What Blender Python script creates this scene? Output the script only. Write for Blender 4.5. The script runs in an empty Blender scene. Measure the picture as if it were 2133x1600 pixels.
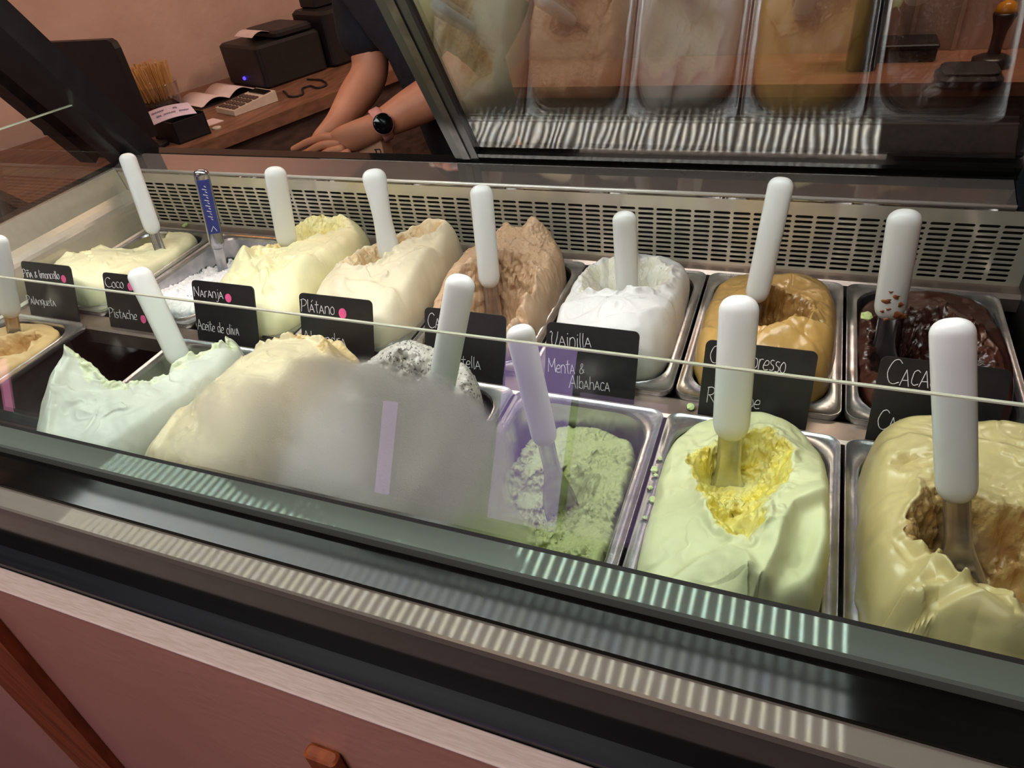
import bpy, bmesh, math, random
import numpy as np
from mathutils import Vector, Matrix

random.seed(7)
rng = np.random.default_rng(11)
C = bpy.context.scene.collection
ZO = 1.05          # floor lies 1.05 m under the rim plane of the pans; coordinates below are relative to that plane

# ------------------------------------------------------------------ camera
RW = np.array([[0.92963278, 0.13761756, -0.34182496],
               [0.35198911, -0.60610686, 0.71325881],
               [-0.10902552, -0.78338744, -0.61189669]])   # rows: world axes in camera axes (x right, y down, z forward)
H, F = 0.4742, 1435.68
cam_d = bpy.data.cameras.new('camera'); cam = bpy.data.objects.new('camera', cam_d); C.objects.link(cam)
cam_d.sensor_width = 36.0; cam_d.lens = 36.0 * F / 2133.0; cam_d.clip_start = 0.01
m3 = Matrix([[RW[i, 0], -RW[i, 1], -RW[i, 2]] for i in range(3)])
cam.matrix_world = Matrix.Translation((0, 0, H + ZO)) @ m3.to_4x4()
sc = bpy.context.scene
sc.camera = cam
# ------------------------------------------------------------------ world, exposure
w = bpy.data.worlds.new('world'); sc.world = w; w.use_nodes = True
w.node_tree.nodes['Background'].inputs[0].default_value = (0.25, 0.17, 0.15, 1)
w.node_tree.nodes['Background'].inputs[1].default_value = 0.05
sc.view_settings.view_transform = 'Standard'; sc.view_settings.look = 'None'
sc.view_settings.gamma = 1.0; sc.view_settings.use_curve_mapping = False
sc.view_settings.exposure = 0.0
sc.cycles.max_bounces = 8; sc.cycles.diffuse_bounces = 3; sc.cycles.glossy_bounces = 5
sc.cycles.transmission_bounces = 6; sc.cycles.transparent_max_bounces = 12
sc.cycles.caustics_reflective = False; sc.cycles.caustics_refractive = False
sc.cycles.sample_clamp_indirect = 4.0; sc.cycles.use_denoising = True
LED_STRENGTH = 37.0
# ------------------------------------------------------------------ room lamps and a fill light
def area(name, loc, target, size, power, col):
    d = bpy.data.lights.new(name, 'AREA'); d.shape = 'RECTANGLE'; d.size, d.size_y = size; d.energy = power; d.color = col
    o = bpy.data.objects.new(name, d); C.objects.link(o)
    o.location = (loc[0], loc[1], loc[2] + ZO)
    o.rotation_euler = (Vector(target) - Vector(loc)).to_track_quat('-Z', 'Y').to_euler()
    return o
area('staff_ceiling_light', (-1.0, 1.45, 1.5), (-1.2, 1.75, 0), (1.2, 0.25), 9, (1.0, 0.74, 0.60))
area('back_ceiling_light', (0.5, 2.38, 1.5), (0.5, 2.3, 0), (0.9, 0.25), 24, (1.0, 0.76, 0.64))
area('shop_ceiling_light', (-0.7, -0.12, 1.55), (-0.7, -0.1, 0), (1.3, 0.3), 14, (1.0, 0.93, 0.89))
area('front_panel_fill', (-0.4, -1.9, 1.3), (-0.5, 0.1, -0.4), (1.6, 0.3), 9, (1.0, 0.80, 0.68))  # added fill aimed at the counter front, no fixture there

# ------------------------------------------------------------------ pixel helpers (the photograph taken as 2133 x 1600)
def ray(p):
    return RW @ np.array([(p[0] - 1066.5) / F, (p[1] - 800.0) / F, 1.0])
def Pz(p, z=0.0):
    r = ray(p); t = (z - H) / r[2]; return Vector((r[0] * t, r[1] * t, z))
def Py(p, y):
    r = ray(p); t = y / r[1]; return Vector((r[0] * t, y, H + r[2] * t))

# ------------------------------------------------------------------ materials
def lin(c):
    def f(v):
        v /= 255.0
        return v / 12.92 if v <= 0.04045 else ((v + 0.055) / 1.055) ** 2.4
    return (f(c[0]), f(c[1]), f(c[2]), 1.0)
def newmat(name):
    m = bpy.data.materials.new(name); m.use_nodes = True
    nt = m.node_tree; nt.nodes.clear()
    out = nt.nodes.new('ShaderNodeOutputMaterial')
    return m, nt, out
def N(nt, t, **k):
    n = nt.nodes.new(t)
    for a, v in k.items():
        if a in n.inputs: n.inputs[a].default_value = v
        else: setattr(n, a, v)
    return n
def noise_mix(nt, c1, c2, scale, detail=4, stretch=(1, 1, 1), lo=0.35, hi=0.65, coord='Position'):
    if coord == 'Position': g = N(nt, 'ShaderNodeNewGeometry'); src = g.outputs['Position']
    else: g = N(nt, 'ShaderNodeTexCoord'); src = g.outputs[coord]
    mp = N(nt, 'ShaderNodeMapping'); mp.inputs['Scale'].default_value = stretch
    nt.links.new(src, mp.inputs['Vector'])
    t = N(nt, 'ShaderNodeTexNoise'); t.inputs['Scale'].default_value = scale; t.inputs['Detail'].default_value = detail
    nt.links.new(mp.outputs[0], t.inputs['Vector'])
    r = N(nt, 'ShaderNodeMapRange'); r.inputs[1].default_value = lo; r.inputs[2].default_value = hi
    nt.links.new(t.outputs['Fac'], r.inputs[0])
    mx = N(nt, 'ShaderNodeMix', data_type='RGBA')
    mx.inputs[6].default_value = c1; mx.inputs[7].default_value = c2
    nt.links.new(r.outputs[0], mx.inputs[0])
    return mx.outputs[2], r.outputs[0]
def pbr(name, c1, c2=None, scale=30, rough=0.5, metal=0.0, bump=0.0, stretch=(1, 1, 1), spec=0.5, coat=0.0, bscale=None, sheen=0):
    m, nt, out = newmat(name)
    b = N(nt, 'ShaderNodeBsdfPrincipled')
    c1 = lin(c1); c2 = lin(c2) if c2 else tuple(min(1, v * 0.86) for v in c1[:3]) + (1,)
    col, fac = noise_mix(nt, c1, c2, scale, 4, stretch)
    nt.links.new(col, b.inputs['Base Color'])
    b.inputs['Roughness'].default_value = rough; b.inputs['Metallic'].default_value = metal
    b.inputs['Specular IOR Level'].default_value = spec; b.inputs['Coat Weight'].default_value = coat
    if bump:
        bp = N(nt, 'ShaderNodeBump'); bp.inputs['Strength'].default_value = 1.0; bp.inputs['Distance'].default_value = bump
        if bscale:
            _, fac = noise_mix(nt, c1, c2, bscale, 4, stretch)
        nt.links.new(fac, bp.inputs['Height']); nt.links.new(bp.outputs[0], b.inputs['Normal'])
    nt.links.new(b.outputs[0], out.inputs[0])
    return m
def emit(name, col, s):
    m, nt, out = newmat(name)
    e = N(nt, 'ShaderNodeEmission'); e.inputs[0].default_value = lin(col); e.inputs[1].default_value = s
    nt.links.new(e.outputs[0], out.inputs[0]); return m
def brushed(name, col, rough=0.22, an=0.86, wav=0.0002, base=0.25, polish=0.35, prough=0.13):
    """Steel with its grain along X: a lobe that is narrow along X and wide across it, a sharper polish lobe and slow waviness."""
    m, nt, out = newmat(name)
    c, _ = noise_mix(nt, lin(col), lin(tuple(v * 0.97 for v in col)), 9, 3, (0.3, 10, 10))
    bp = N(nt, 'ShaderNodeBump'); bp.inputs['Distance'].default_value = wav; bp.inputs['Strength'].default_value = 1
    g = N(nt, 'ShaderNodeNewGeometry'); t = N(nt, 'ShaderNodeTexNoise'); t.inputs['Scale'].default_value = 16; t.inputs['Detail'].default_value = 1
    nt.links.new(g.outputs['Position'], t.inputs['Vector']); nt.links.new(t.outputs['Fac'], bp.inputs['Height'])
    tg = N(nt, 'ShaderNodeCombineXYZ'); tg.inputs[0].default_value = 1.0
    a = N(nt, 'ShaderNodeBsdfAnisotropic', distribution='BECKMANN')
    a.inputs['Roughness'].default_value = rough; a.inputs['Anisotropy'].default_value = an
    nt.links.new(c, a.inputs['Color']); nt.links.new(tg.outputs[0], a.inputs['Tangent']); nt.links.new(bp.outputs[0], a.inputs['Normal'])
    s = N(nt, 'ShaderNodeBsdfAnisotropic', distribution='BECKMANN'); s.inputs['Roughness'].default_value = prough
    nt.links.new(c, s.inputs['Color']); nt.links.new(bp.outputs[0], s.inputs['Normal'])
    mx = N(nt, 'ShaderNodeMixShader'); mx.inputs[0].default_value = polish
    nt.links.new(a.outputs[0], mx.inputs[1]); nt.links.new(s.outputs[0], mx.inputs[2])
    d = N(nt, 'ShaderNodeBsdfDiffuse'); nt.links.new(c, d.inputs[0])
    m2 = N(nt, 'ShaderNodeMixShader'); m2.inputs[0].default_value = base
    nt.links.new(mx.outputs[0], m2.inputs[1]); nt.links.new(d.outputs[0], m2.inputs[2])
    nt.links.new(m2.outputs[0], out.inputs[0]); return m
def schlick(nt, f0):
    g = N(nt, 'ShaderNodeNewGeometry')
    d = N(nt, 'ShaderNodeVectorMath', operation='DOT_PRODUCT')
    nt.links.new(g.outputs['Normal'], d.inputs[0]); nt.links.new(g.outputs['Incoming'], d.inputs[1])
    ab = N(nt, 'ShaderNodeMath', operation='ABSOLUTE'); nt.links.new(d.outputs['Value'], ab.inputs[0])
    om = N(nt, 'ShaderNodeMath', operation='SUBTRACT'); om.inputs[0].default_value = 1; nt.links.new(ab.outputs[0], om.inputs[1])
    pw = N(nt, 'ShaderNodeMath', operation='POWER'); pw.inputs[1].default_value = 5; nt.links.new(om.outputs[0], pw.inputs[0])
    ma = N(nt, 'ShaderNodeMath', operation='MULTIPLY_ADD'); ma.inputs[1].default_value = 1 - f0; ma.inputs[2].default_value = f0
    nt.links.new(pw.outputs[0], ma.inputs[0]); return ma.outputs[0]
def clear_glass(name, f0=0.045, tint=(0.95, 0.98, 0.96, 1), rough=0.0):
    m, nt, out = newmat(name)
    t = N(nt, 'ShaderNodeBsdfTransparent'); t.inputs[0].default_value = tint
    g = N(nt, 'ShaderNodeBsdfAnisotropic', distribution='GGX'); g.inputs['Roughness'].default_value = rough
    g.inputs['Color'].default_value = (1, 1, 1, 1)
    mx = N(nt, 'ShaderNodeMixShader')
    nt.links.new(schlick(nt, f0), mx.inputs[0]); nt.links.new(t.outputs[0], mx.inputs[1]); nt.links.new(g.outputs[0], mx.inputs[2])
    nt.links.new(mx.outputs[0], out.inputs[0]); return m

M = {}
M['steel'] = brushed('brushed_steel', (218, 212, 196), base=0.4)
M['steel_nose'] = brushed('brushed_steel_nose', (236, 236, 232), base=0.6, polish=1.0, prough=.3)  # paler steel: the ledge's edge highlight is put into the colour
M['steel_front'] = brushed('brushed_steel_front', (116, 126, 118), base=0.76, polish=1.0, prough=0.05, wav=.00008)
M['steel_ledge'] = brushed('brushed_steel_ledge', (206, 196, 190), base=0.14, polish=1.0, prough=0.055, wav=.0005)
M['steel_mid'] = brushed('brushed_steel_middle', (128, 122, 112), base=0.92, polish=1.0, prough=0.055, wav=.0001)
M['steel_pan'] = pbr('pan_steel', (206, 206, 208), (180, 180, 184), 60, 0.27, 0.93, 0.0001)
M['steel_bar'] = pbr('support_steel', (178, 160, 152), (156, 140, 134), 30, 0.34, 0.85)
M['choc'] = pbr('dried_chocolate', (104, 52, 30), (150, 92, 60), 200, 0.4)
M['steel_dark'] = pbr('dark_steel', (96, 92, 92), (74, 72, 74), 40, 0.35, 1.0)  # darker steel tone for the well, shelf and strips
M['black_gloss'] = pbr('black_gloss', (15, 15, 13), (21, 20, 18), 20, 0.09, 0.0, spec=0.22)
M['black_frame'] = pbr('black_frame', (20, 23, 27), (28, 31, 35), 30, 0.32)
M['black_rubber'] = pbr('black_rubber', (12, 11, 12), (20, 18, 18), 60, 0.6)
M['grey_rail'] = pbr('grey_rail', (44, 47, 52), (34, 36, 40), 25, 0.4, 0.3, stretch=(0.2, 6, 6))
M['pink_panel'] = pbr('pink_panel', (206, 152, 130), (196, 142, 122), 5, 0.45, bump=0.0002, bscale=90)
M['pale_wood'] = pbr('pale_wood_edge', (232, 212, 204), (216, 192, 182), 60, 0.5, stretch=(1, 16, 16))
M['orange_wood'] = pbr('orange_wood', (168, 88, 42), (126, 60, 28), 10, 0.5, stretch=(8, 8, 0.5))
M['counter_wood'] = pbr('counter_wood', (138, 94, 70), (108, 72, 52), 9, 0.45, stretch=(6, 1.2, 6))
M['dark_wood'] = pbr('dark_wood', (92, 68, 58), (64, 46, 40), 9, 0.5, stretch=(6, 1, 6))
M['back_wood'] = pbr('back_wood', (158, 108, 80), (134, 88, 64), 8, 0.42, stretch=(1, 8, 8))
M['cabinet'] = pbr('cabinet_laminate', (128, 104, 96), (112, 90, 84), 8, 0.5)
M['wall'] = pbr('painted_plaster', (204, 168, 148), (194, 156, 136), 6, 0.8, bump=0.0006, bscale=40)
M['wall_back'] = pbr('painted_boards', (196, 160, 140), (186, 150, 130), 6, 0.7, bump=0.0004, bscale=40)
M['floor'] = pbr('floor_tile', (96, 76, 68), (80, 62, 56), 4, 0.45)
M['ceiling'] = pbr('ceiling_plaster', (120, 98, 90), (110, 90, 84), 4, 0.85)
M['plastic'] = pbr('white_plastic', (232, 235, 234), (228, 231, 230), 20, 0.28, spec=0.5)
M['card'] = pbr('chalkboard', (20, 19, 22), (28, 27, 30), 120, 0.42)
M['chalk'] = pbr('chalk_ink', (226, 222, 226), (200, 196, 200), 300, 0.7)
M['pink_dot'] = pbr('pink_sticker', (226, 96, 150), (214, 84, 138), 80, 0.5)
M['glass'] = clear_glass('door_glass', 0.17, (0.88, 0.89, 0.88, 1))
M['end_glass'] = clear_glass('end_glass', 0.06, (0.90, 0.92, 0.92, 1))
M['jar_glass'] = clear_glass('jar_glass', 0.05, (0.9, 0.9, 0.9, 1))
M['glass_edge'] = pbr('green_glass_edge', (186, 192, 168), (206, 210, 190), 6, 0.15, spec=0.8)
M['skin'] = pbr('skin', (206, 142, 112), (196, 128, 98), 20, 0.5)
M['navy'] = pbr('navy_cotton', (26, 27, 38), (18, 19, 28), 40, 0.9, bump=0.002, bscale=18)
M['black_cloth'] = pbr('black_cotton', (16, 17, 21), (11, 12, 15), 30, 0.9)
M['hair'] = pbr('dark_hair', (40, 26, 20), (24, 16, 12), 40, 0.5)
M['white_eye'] = pbr('eye_white', (230, 226, 220), (220, 214, 208), 40, 0.3)
M['pink_band'] = pbr('pink_silicone', (226, 160, 150), (214, 148, 140), 40, 0.5)
M['black_glass'] = pbr('black_glass', (9, 9, 11), (13, 13, 15), 20, 0.08)
M['beige_card'] = pbr('beige_cardboard', (206, 156, 128), (196, 146, 118), 30, 0.7)
M['black_plastic'] = pbr('black_plastic', (30, 27, 28), (24, 21, 22), 60, 0.45)
M['paper'] = pbr('paper', (232, 206, 200), (222, 196, 190), 40, 0.8)
M['lilac_paper'] = pbr('lilac_paper', (226, 204, 218), (214, 192, 208), 40, 0.8)
M['ink'] = pbr('pen_ink', (60, 52, 96), (50, 44, 84), 90, 0.6)
M['stick'] = pbr('birch_wood', (214, 164, 98), (190, 138, 76), 40, 0.6, stretch=(1, 1, 0.2))
M['beans'] = pbr('coffee_beans', (52, 36, 28), (34, 22, 18), 90, 0.4, bump=0.002)
M['calc'] = pbr('ivory_plastic', (214, 196, 176), (204, 186, 166), 40, 0.5)
M['calc_key'] = pbr('brown_key', (96, 74, 66), (84, 64, 58), 40, 0.5)
M['blue_led'] = emit('blue_led', (70, 50, 255), 3.0)
M['brass'] = pbr('amber_wood', (216, 142, 30), (190, 118, 18), 20, 0.25)
M['tamper_black'] = pbr('tamper_black', (30, 24, 26), (40, 32, 32), 30, 0.3)
M['blue_label'] = pbr('navy_label', (44, 54, 130), (36, 46, 116), 60, 0.35)
M['clear_plastic'] = pbr('steel_handle', (176, 176, 180), (150, 150, 156), 30, 0.2, 0.9)
M['canopy'] = pbr('canopy_black', (22, 22, 24), (28, 28, 30), 20, 0.4)

# ------------------------------------------------------------------ mesh helpers
WL = {}
def mk(name, verts, faces, mat, parent=None, smooth=False, origin=None):
    V = np.array(verts, dtype=float)
    if origin is None:
        lo, hi = V.min(0), V.max(0); origin = ((lo[0] + hi[0]) / 2, (lo[1] + hi[1]) / 2, lo[2])
    origin = np.array(origin, float)
    me = bpy.data.meshes.new(name); me.from_pydata([tuple(v) for v in (V - origin)], [], [tuple(f) for f in faces]); me.update()
    if smooth: me.polygons.foreach_set('use_smooth', [True] * len(me.polygons))
    for mm in (mat if isinstance(mat, (list, tuple)) else [mat]): me.materials.append(mm)
    o = bpy.data.objects.new(name, me); C.objects.link(o)
    place(o, origin, parent); return o
def place(o, origin, parent):
    WL[o] = Vector(origin)
    if parent is not None:
        o.parent = parent; o.location = Vector(origin) - WL[parent]
    else: o.location = origin
def thing(name, loc, label, cat, group=None):
    o = bpy.data.objects.new(name, None); C.objects.link(o); o.empty_display_size = 0.02
    o.location = loc; WL[o] = Vector(loc); tag(o, label, cat, group); return o
def tag(o, label=None, cat=None, group=None, kind=None):
    if label: o['label'] = label
    if cat: o['category'] = cat
    if group: o['group'] = group
    if kind: o['kind'] = kind
    return o
class MB:
    def __init__(s): s.v = []; s.f = []
    def add(s, v, f):
        n = len(s.v); s.v += [tuple(p) for p in v]; s.f += [tuple(i + n for i in q) for q in f]; return s
    def box(s, x0, x1, y0, y1, z0, z1, T=None):
        v = [(x, y, z) for z in (z0, z1) for y in (y0, y1) for x in (x0, x1)]
        if T: v = [T(*p) for p in v]
        return s.add(v, [(0, 2, 3, 1), (4, 5, 7, 6), (0, 1, 5, 4), (2, 6, 7, 3), (0, 4, 6, 2), (1, 3, 7, 5)])
    def rbox(s, x0, x1, y0, y1, z0, z1, r=0.004, T=None, n=4):
        """box with rounded vertical edges and a small top and bottom chamfer"""
        cx, cy, hx, hy = (x0 + x1) / 2, (y0 + y1) / 2, (x1 - x0) / 2, (y1 - y0) / 2
        c = min(r * 0.5, (z1 - z0) * 0.3)
        rings = [(hx - c, hy - c, r, z0), (hx, hy, r, z0 + c), (hx, hy, r, z1 - c), (hx - c, hy - c, r, z1)]
        return s.loft([ring(a, b, rr, z, n, cx, cy) for a, b, rr, z in rings], True, True, T)
    def loft(s, rings, cap0=False, cap1=False, T=None):
        n = len(rings[0]); v = [p for r in rings for p in r]; f = []
        for k in range(len(rings) - 1):
            for i in range(n):
                j = (i + 1) % n
                f.append((k * n + i, k * n + j, (k + 1) * n + j, (k + 1) * n + i))
        if cap0: f.append(tuple(range(n))[::-1])
        if cap1: f.append(tuple((len(rings) - 1) * n + i for i in range(n)))
        if T: v = [T(*p) for p in v]
        return s.add(v, f)
    def prism(s, poly, x0, x1):
        """poly: (y, z) outline extruded along x"""
        n = len(poly)
        v = [(x0, y, z) for y, z in poly] + [(x1, y, z) for y, z in poly]
        f = [(i, (i + 1) % n, n + (i + 1) % n, n + i) for i in range(n)] + [tuple(range(n))[::-1], tuple(range(n, 2 * n))]
        return s.add(v, f)
    def tube(s, pts, r, n=8, cap=True):
        pts = [Vector(p) for p in pts]; rr = r if isinstance(r, (list, tuple)) else [r] * len(pts); rings = []
        up = Vector((0.123, 0.31, 0.94))
        for i, p in enumerate(pts):
            d = (pts[min(i + 1, len(pts) - 1)] - pts[max(i - 1, 0)]).normalized()
            a = d.cross(up).normalized(); b = d.cross(a)
            rings.append([tuple(p + (a * math.cos(t) + b * math.sin(t)) * rr[i]) for t in [2 * math.pi * k / n for k in range(n)]])
        return s.loft(rings, cap, cap)
    def lathe(s, prof, cx, cy, n=24, T=None):
        rings = [[(cx + r * math.cos(2 * math.pi * k / n), cy + r * math.sin(2 * math.pi * k / n), z) for k in range(n)] for r, z in prof]
        return s.loft(rings, True, True, T)
    def build(s, name, mat, parent=None, smooth=False, origin=None): return mk(name, s.v, s.f, mat, parent, smooth, origin)
def ring(hx, hy, r, z, n=6, cx=0, cy=0):
    r = min(r, hx * 0.999, hy * 0.999); out = []
    for q, (sx, sy) in enumerate(((1, 1), (-1, 1), (-1, -1), (1, -1))):
        for k in range(n + 1):
            t = math.pi / 2 * (q + k / n)
            out.append((cx + sx * (hx - r) + r * math.cos(t), cy + sy * (hy - r) + r * math.sin(t), z))
    return out
def autosmooth(o, ang=35):
    me = o.data; bm = bmesh.new(); bm.from_mesh(me)
    for e in bm.edges:
        e.smooth = not (len(e.link_faces) == 2 and e.calc_face_angle(0) > math.radians(ang))
    for f in bm.faces: f.smooth = True
    bm.to_mesh(me); bm.free(); return o
def curve(name, strokes, r, mat, parent, bez=True, res=3):
    cu = bpy.data.curves.new(name, 'CURVE'); cu.dimensions = '3D'; cu.bevel_depth = r; cu.bevel_resolution = 1; cu.resolution_u = res
    cu.use_fill_caps = True
    o0 = np.array(strokes[0][0], float)
    for st in strokes:
        st = np.array(st, float) - o0
        if bez:
            sp = cu.splines.new('BEZIER'); sp.bezier_points.add(len(st) - 1)
            for p, q in zip(sp.bezier_points, st):
                p.co = q; p.handle_left_type = p.handle_right_type = 'AUTO'
        else:
            sp = cu.splines.new('POLY'); sp.points.add(len(st) - 1)
            for p, q in zip(sp.points, st): p.co = (*q, 1)
    tmp = bpy.data.objects.new('tmp', cu); C.objects.link(tmp)
    me = bpy.data.meshes.new_from_object(tmp.evaluated_get(bpy.context.evaluated_depsgraph_get())); me.name = name
    bpy.data.objects.remove(tmp); bpy.data.curves.remove(cu); me.materials.clear(); me.materials.append(mat)
    o = bpy.data.objects.new(name, me); C.objects.link(o); place(o, o0, parent); return o

# ------------------------------------------------------------------ room shell
XL, XR, YB, YF = -3.4, 2.2, 2.55, -2.6
def slab(name, x0, x1, y0, y1, z0, z1, mat): return tag(MB().box(x0, x1, y0, y1, z0, z1).build(name, mat), kind='structure')
slab('floor', XL - .1, XR + .1, YF - .1, YB + .1, -ZO - 0.1, -ZO, M['floor'])
slab('ceiling', XL - .1, XR + .1, YF - .1, YB + .1, 1.62, 1.72, M['ceiling'])
slab('wall_back', XL - .1, XR + .1, YB, YB + .1, -ZO, 1.62, M['wall_back'])
slab('wall_right', XR, XR + .1, YF, YB, -ZO, 1.62, M['wall'])
slab('wall_front', XL - .1, XR + .1, YF - .1, YF, -ZO, 1.62, M['dark_wood'])
slab('wall_left', XL - .1, XL, YF, YB, -ZO, 1.62, M['wall'])
# ------------------------------------------------------------------ the display case
XA, XB, XE = -1.137, 0.262, 0.34
case = thing('gelato_display_case', (-0.44, 0.58, -ZO), 'long stainless steel and black gelato display case holding two rows of pans', 'display case')
def cpart(name, mat, prof=None, x0=XA, x1=XE, smooth=False, boxes=None):
    m = MB()
    if prof: m.prism(prof, x0, x1)
    for b in boxes or (): m.box(*b)
    return m.build(name, mat, case, smooth)
# stepped front, from the glass outward and down
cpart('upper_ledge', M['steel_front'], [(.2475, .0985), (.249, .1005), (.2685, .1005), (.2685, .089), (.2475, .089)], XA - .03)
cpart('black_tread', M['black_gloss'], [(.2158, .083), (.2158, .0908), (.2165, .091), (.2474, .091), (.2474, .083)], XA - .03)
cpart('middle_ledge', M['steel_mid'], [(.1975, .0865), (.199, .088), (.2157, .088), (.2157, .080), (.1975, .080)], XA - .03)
cpart('black_riser', M['black_gloss'], [(.1978, .0197), (.1978, .0798), (.2685, .0798), (.2685, .0197)], XA - .03)
cpart('lower_ledge', M['grey_rail'], [(.1822, .0185), (.183, .0196), (.2685, .0196), (.2685, .004), (.1822, .004)], XA - .03)
cpart('glass_channel', M['black_rubber'], [(.2685, .088), (.2685, .1006), (.2715, .1006), (.2725, .0985), (.2735, .0985), (.2735, .088)], XA)
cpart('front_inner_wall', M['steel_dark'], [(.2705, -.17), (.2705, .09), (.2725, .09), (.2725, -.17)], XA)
cpart('front_lip', M['steel_bar'], [(.2725, -.0075), (.2725, -.0045), (.2835, -.0045), (.2835, -.0075)], XA, XB)
cpart('middle_support_bar', M['steel_bar'], [(.5435, -.03), (.5435, -.0065), (.5475, -.0045), (.5725, -.0045), (.5765, -.0065), (.5765, -.03)], XA, XB)
cpart('rear_lip', M['steel_bar'], [(.8375, -.02), (.8375, -.0035), (.842, .001), (.8615, .001), (.8615, -.02)], XA, XB)
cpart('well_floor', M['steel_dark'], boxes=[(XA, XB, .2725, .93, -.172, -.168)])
cpart('rear_plenum', M['black_rubber'], boxes=[(XA, XE, .885, .93, -.168, .094)])
# rear ledge; its front edge highlight is put in as a paler bead
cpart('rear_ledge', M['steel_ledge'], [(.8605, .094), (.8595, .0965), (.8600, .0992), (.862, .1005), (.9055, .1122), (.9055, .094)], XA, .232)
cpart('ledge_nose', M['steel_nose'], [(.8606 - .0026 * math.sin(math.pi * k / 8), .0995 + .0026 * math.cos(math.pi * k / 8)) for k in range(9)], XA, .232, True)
cpart('rear_ledge_end', M['black_frame'], [(.8605, .094), (.8605, .0995), (.9055, .1115), (.9055, .094)], .2335, XE)
cpart('rear_track', M['black_gloss'], [(.9056, .094), (.9056, .1135), (.932, .1135), (.932, .094)], XA, XE)
# slotted air grille
def grille():
    px, pz, sl, sh = 0.0246, 0.0068, 0.0212, 0.0040
    nx, nz = 55, 11; x0 = 0.250 - nx * px; z0 = 0.0785 - nz * pz
    m = MB(); y = 0.8605; d = 0.0016
    for i in range(nx):
        for k in range(nz):
            ax, az = x0 + i * px, z0 + k * pz; cx, cz = ax + px / 2, az + pz / 2
            inner = [(cx + s * (sl / 2 - sh / 2) + sh / 2 * math.cos(t), cz + sh / 2 * math.sin(t))
                     for s, ts in ((1, (-90, -45, 0, 45, 90)), (-1, (90, 135, 180, 225, 270))) for t in map(math.radians, ts)]
            corners = [(ax + px, az), (ax + px, az + pz), (ax, az + pz), (ax, az)]
            v = [(p[0], y, p[1]) for p in inner] + [(p[0], y + d, p[1]) for p in inner] + [(p[0], y, p[1]) for p in corners]
            f = [(i0, (i0 + 1) % 10, 10 + (i0 + 1) % 10, 10 + i0) for i0 in range(10)]
            f += [(20, 21, 4, 3, 2, 1, 0), (21, 22, 5, 4), (22, 23, 9, 8, 7, 6, 5), (23, 20, 0, 9)]
            m.add(v, f)
    x1 = x0 + nx * px
    m.box(XA, x0, y, y + d, 0, .0945); m.box(x1, XE, y, y + d, 0, .0945)
    m.box(x0, x1, y, y + d, z0 + nz * pz, .0945); m.box(x0, x1, y, y + d, 0, z0)
    return m.build('air_grille', M['steel'], case)
grille()
# left end: stepped steel wall
m = MB(); prof = [(-1.141, -.17), (-1.141, .1005), (-1.131, .1005), (-1.1245, .062), (-1.110, .058), (-1.106, .050), (-1.0985, .047), (-1.0965, .040), (-1.0905, .001), (-1.0855, -.002), (-1.0855, -.17)]
n = len(prof)
m.add([(x, .2725, z) for x, z in prof] + [(x, .8595, z) for x, z in prof], [(i, (i + 1) % n, n + (i + 1) % n, n + i) for i in range(n)] + [tuple(range(n))[::-1], tuple(range(n, 2 * n))])
m.build('left_end_wall', M['steel'], case)
cpart('left_end_cap', M['black_frame'], boxes=[(XA - .034, XA - .0045, .2705, .962, -.17, .0985)])
cpart('right_end_wall', M['black_rubber'], boxes=[(XB, XE, .2725, .8595, -.17, .0985)])
cpart('base_cabinet', M['black_frame'], boxes=[(XA - .03, XE, .232, .955, -1.0, -.174)])
cpart('plinth', M['black_rubber'], boxes=[(XA, XE - .03, .27, .93, -ZO, -1.0)])
# rear posts and a grey outer strip, leaning like the doors
DB, DU = Vector((0, .921, .114)), Vector((0, -.494, .8695)); DN = Vector((0, -.8695, -.494))
def dpt(x, t, off=0.0):
    p = DB + DU * t + DN * off; return (x, p.y, p.z)
def dslab(m, x0, x1, t0, t1, o0, o1):
    v = [dpt(x, t, o) for o in (o0, o1) for t in (t0, t1) for x in (x0, x1)]
    return m.add(v, [(0, 2, 3, 1), (4, 5, 7, 6), (0, 1, 5, 4), (2, 6, 7, 3), (0, 4, 6, 2), (1, 3, 7, 5)])
m = MB(); dslab(m, -1.205, -1.1, -.02, .495, -.02, .02); m.build('left_rear_post', M['black_frame'], case)
m = MB(); dslab(m, -1.285, -1.245, -.02, .495, -.02, .02); m.build('left_outer_strip', M['steel_dark'], case)
m = MB(); m.box(.236, .33, .9, .962, .1, .575); m.build('right_rear_post', M['black_frame'], case)
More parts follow.
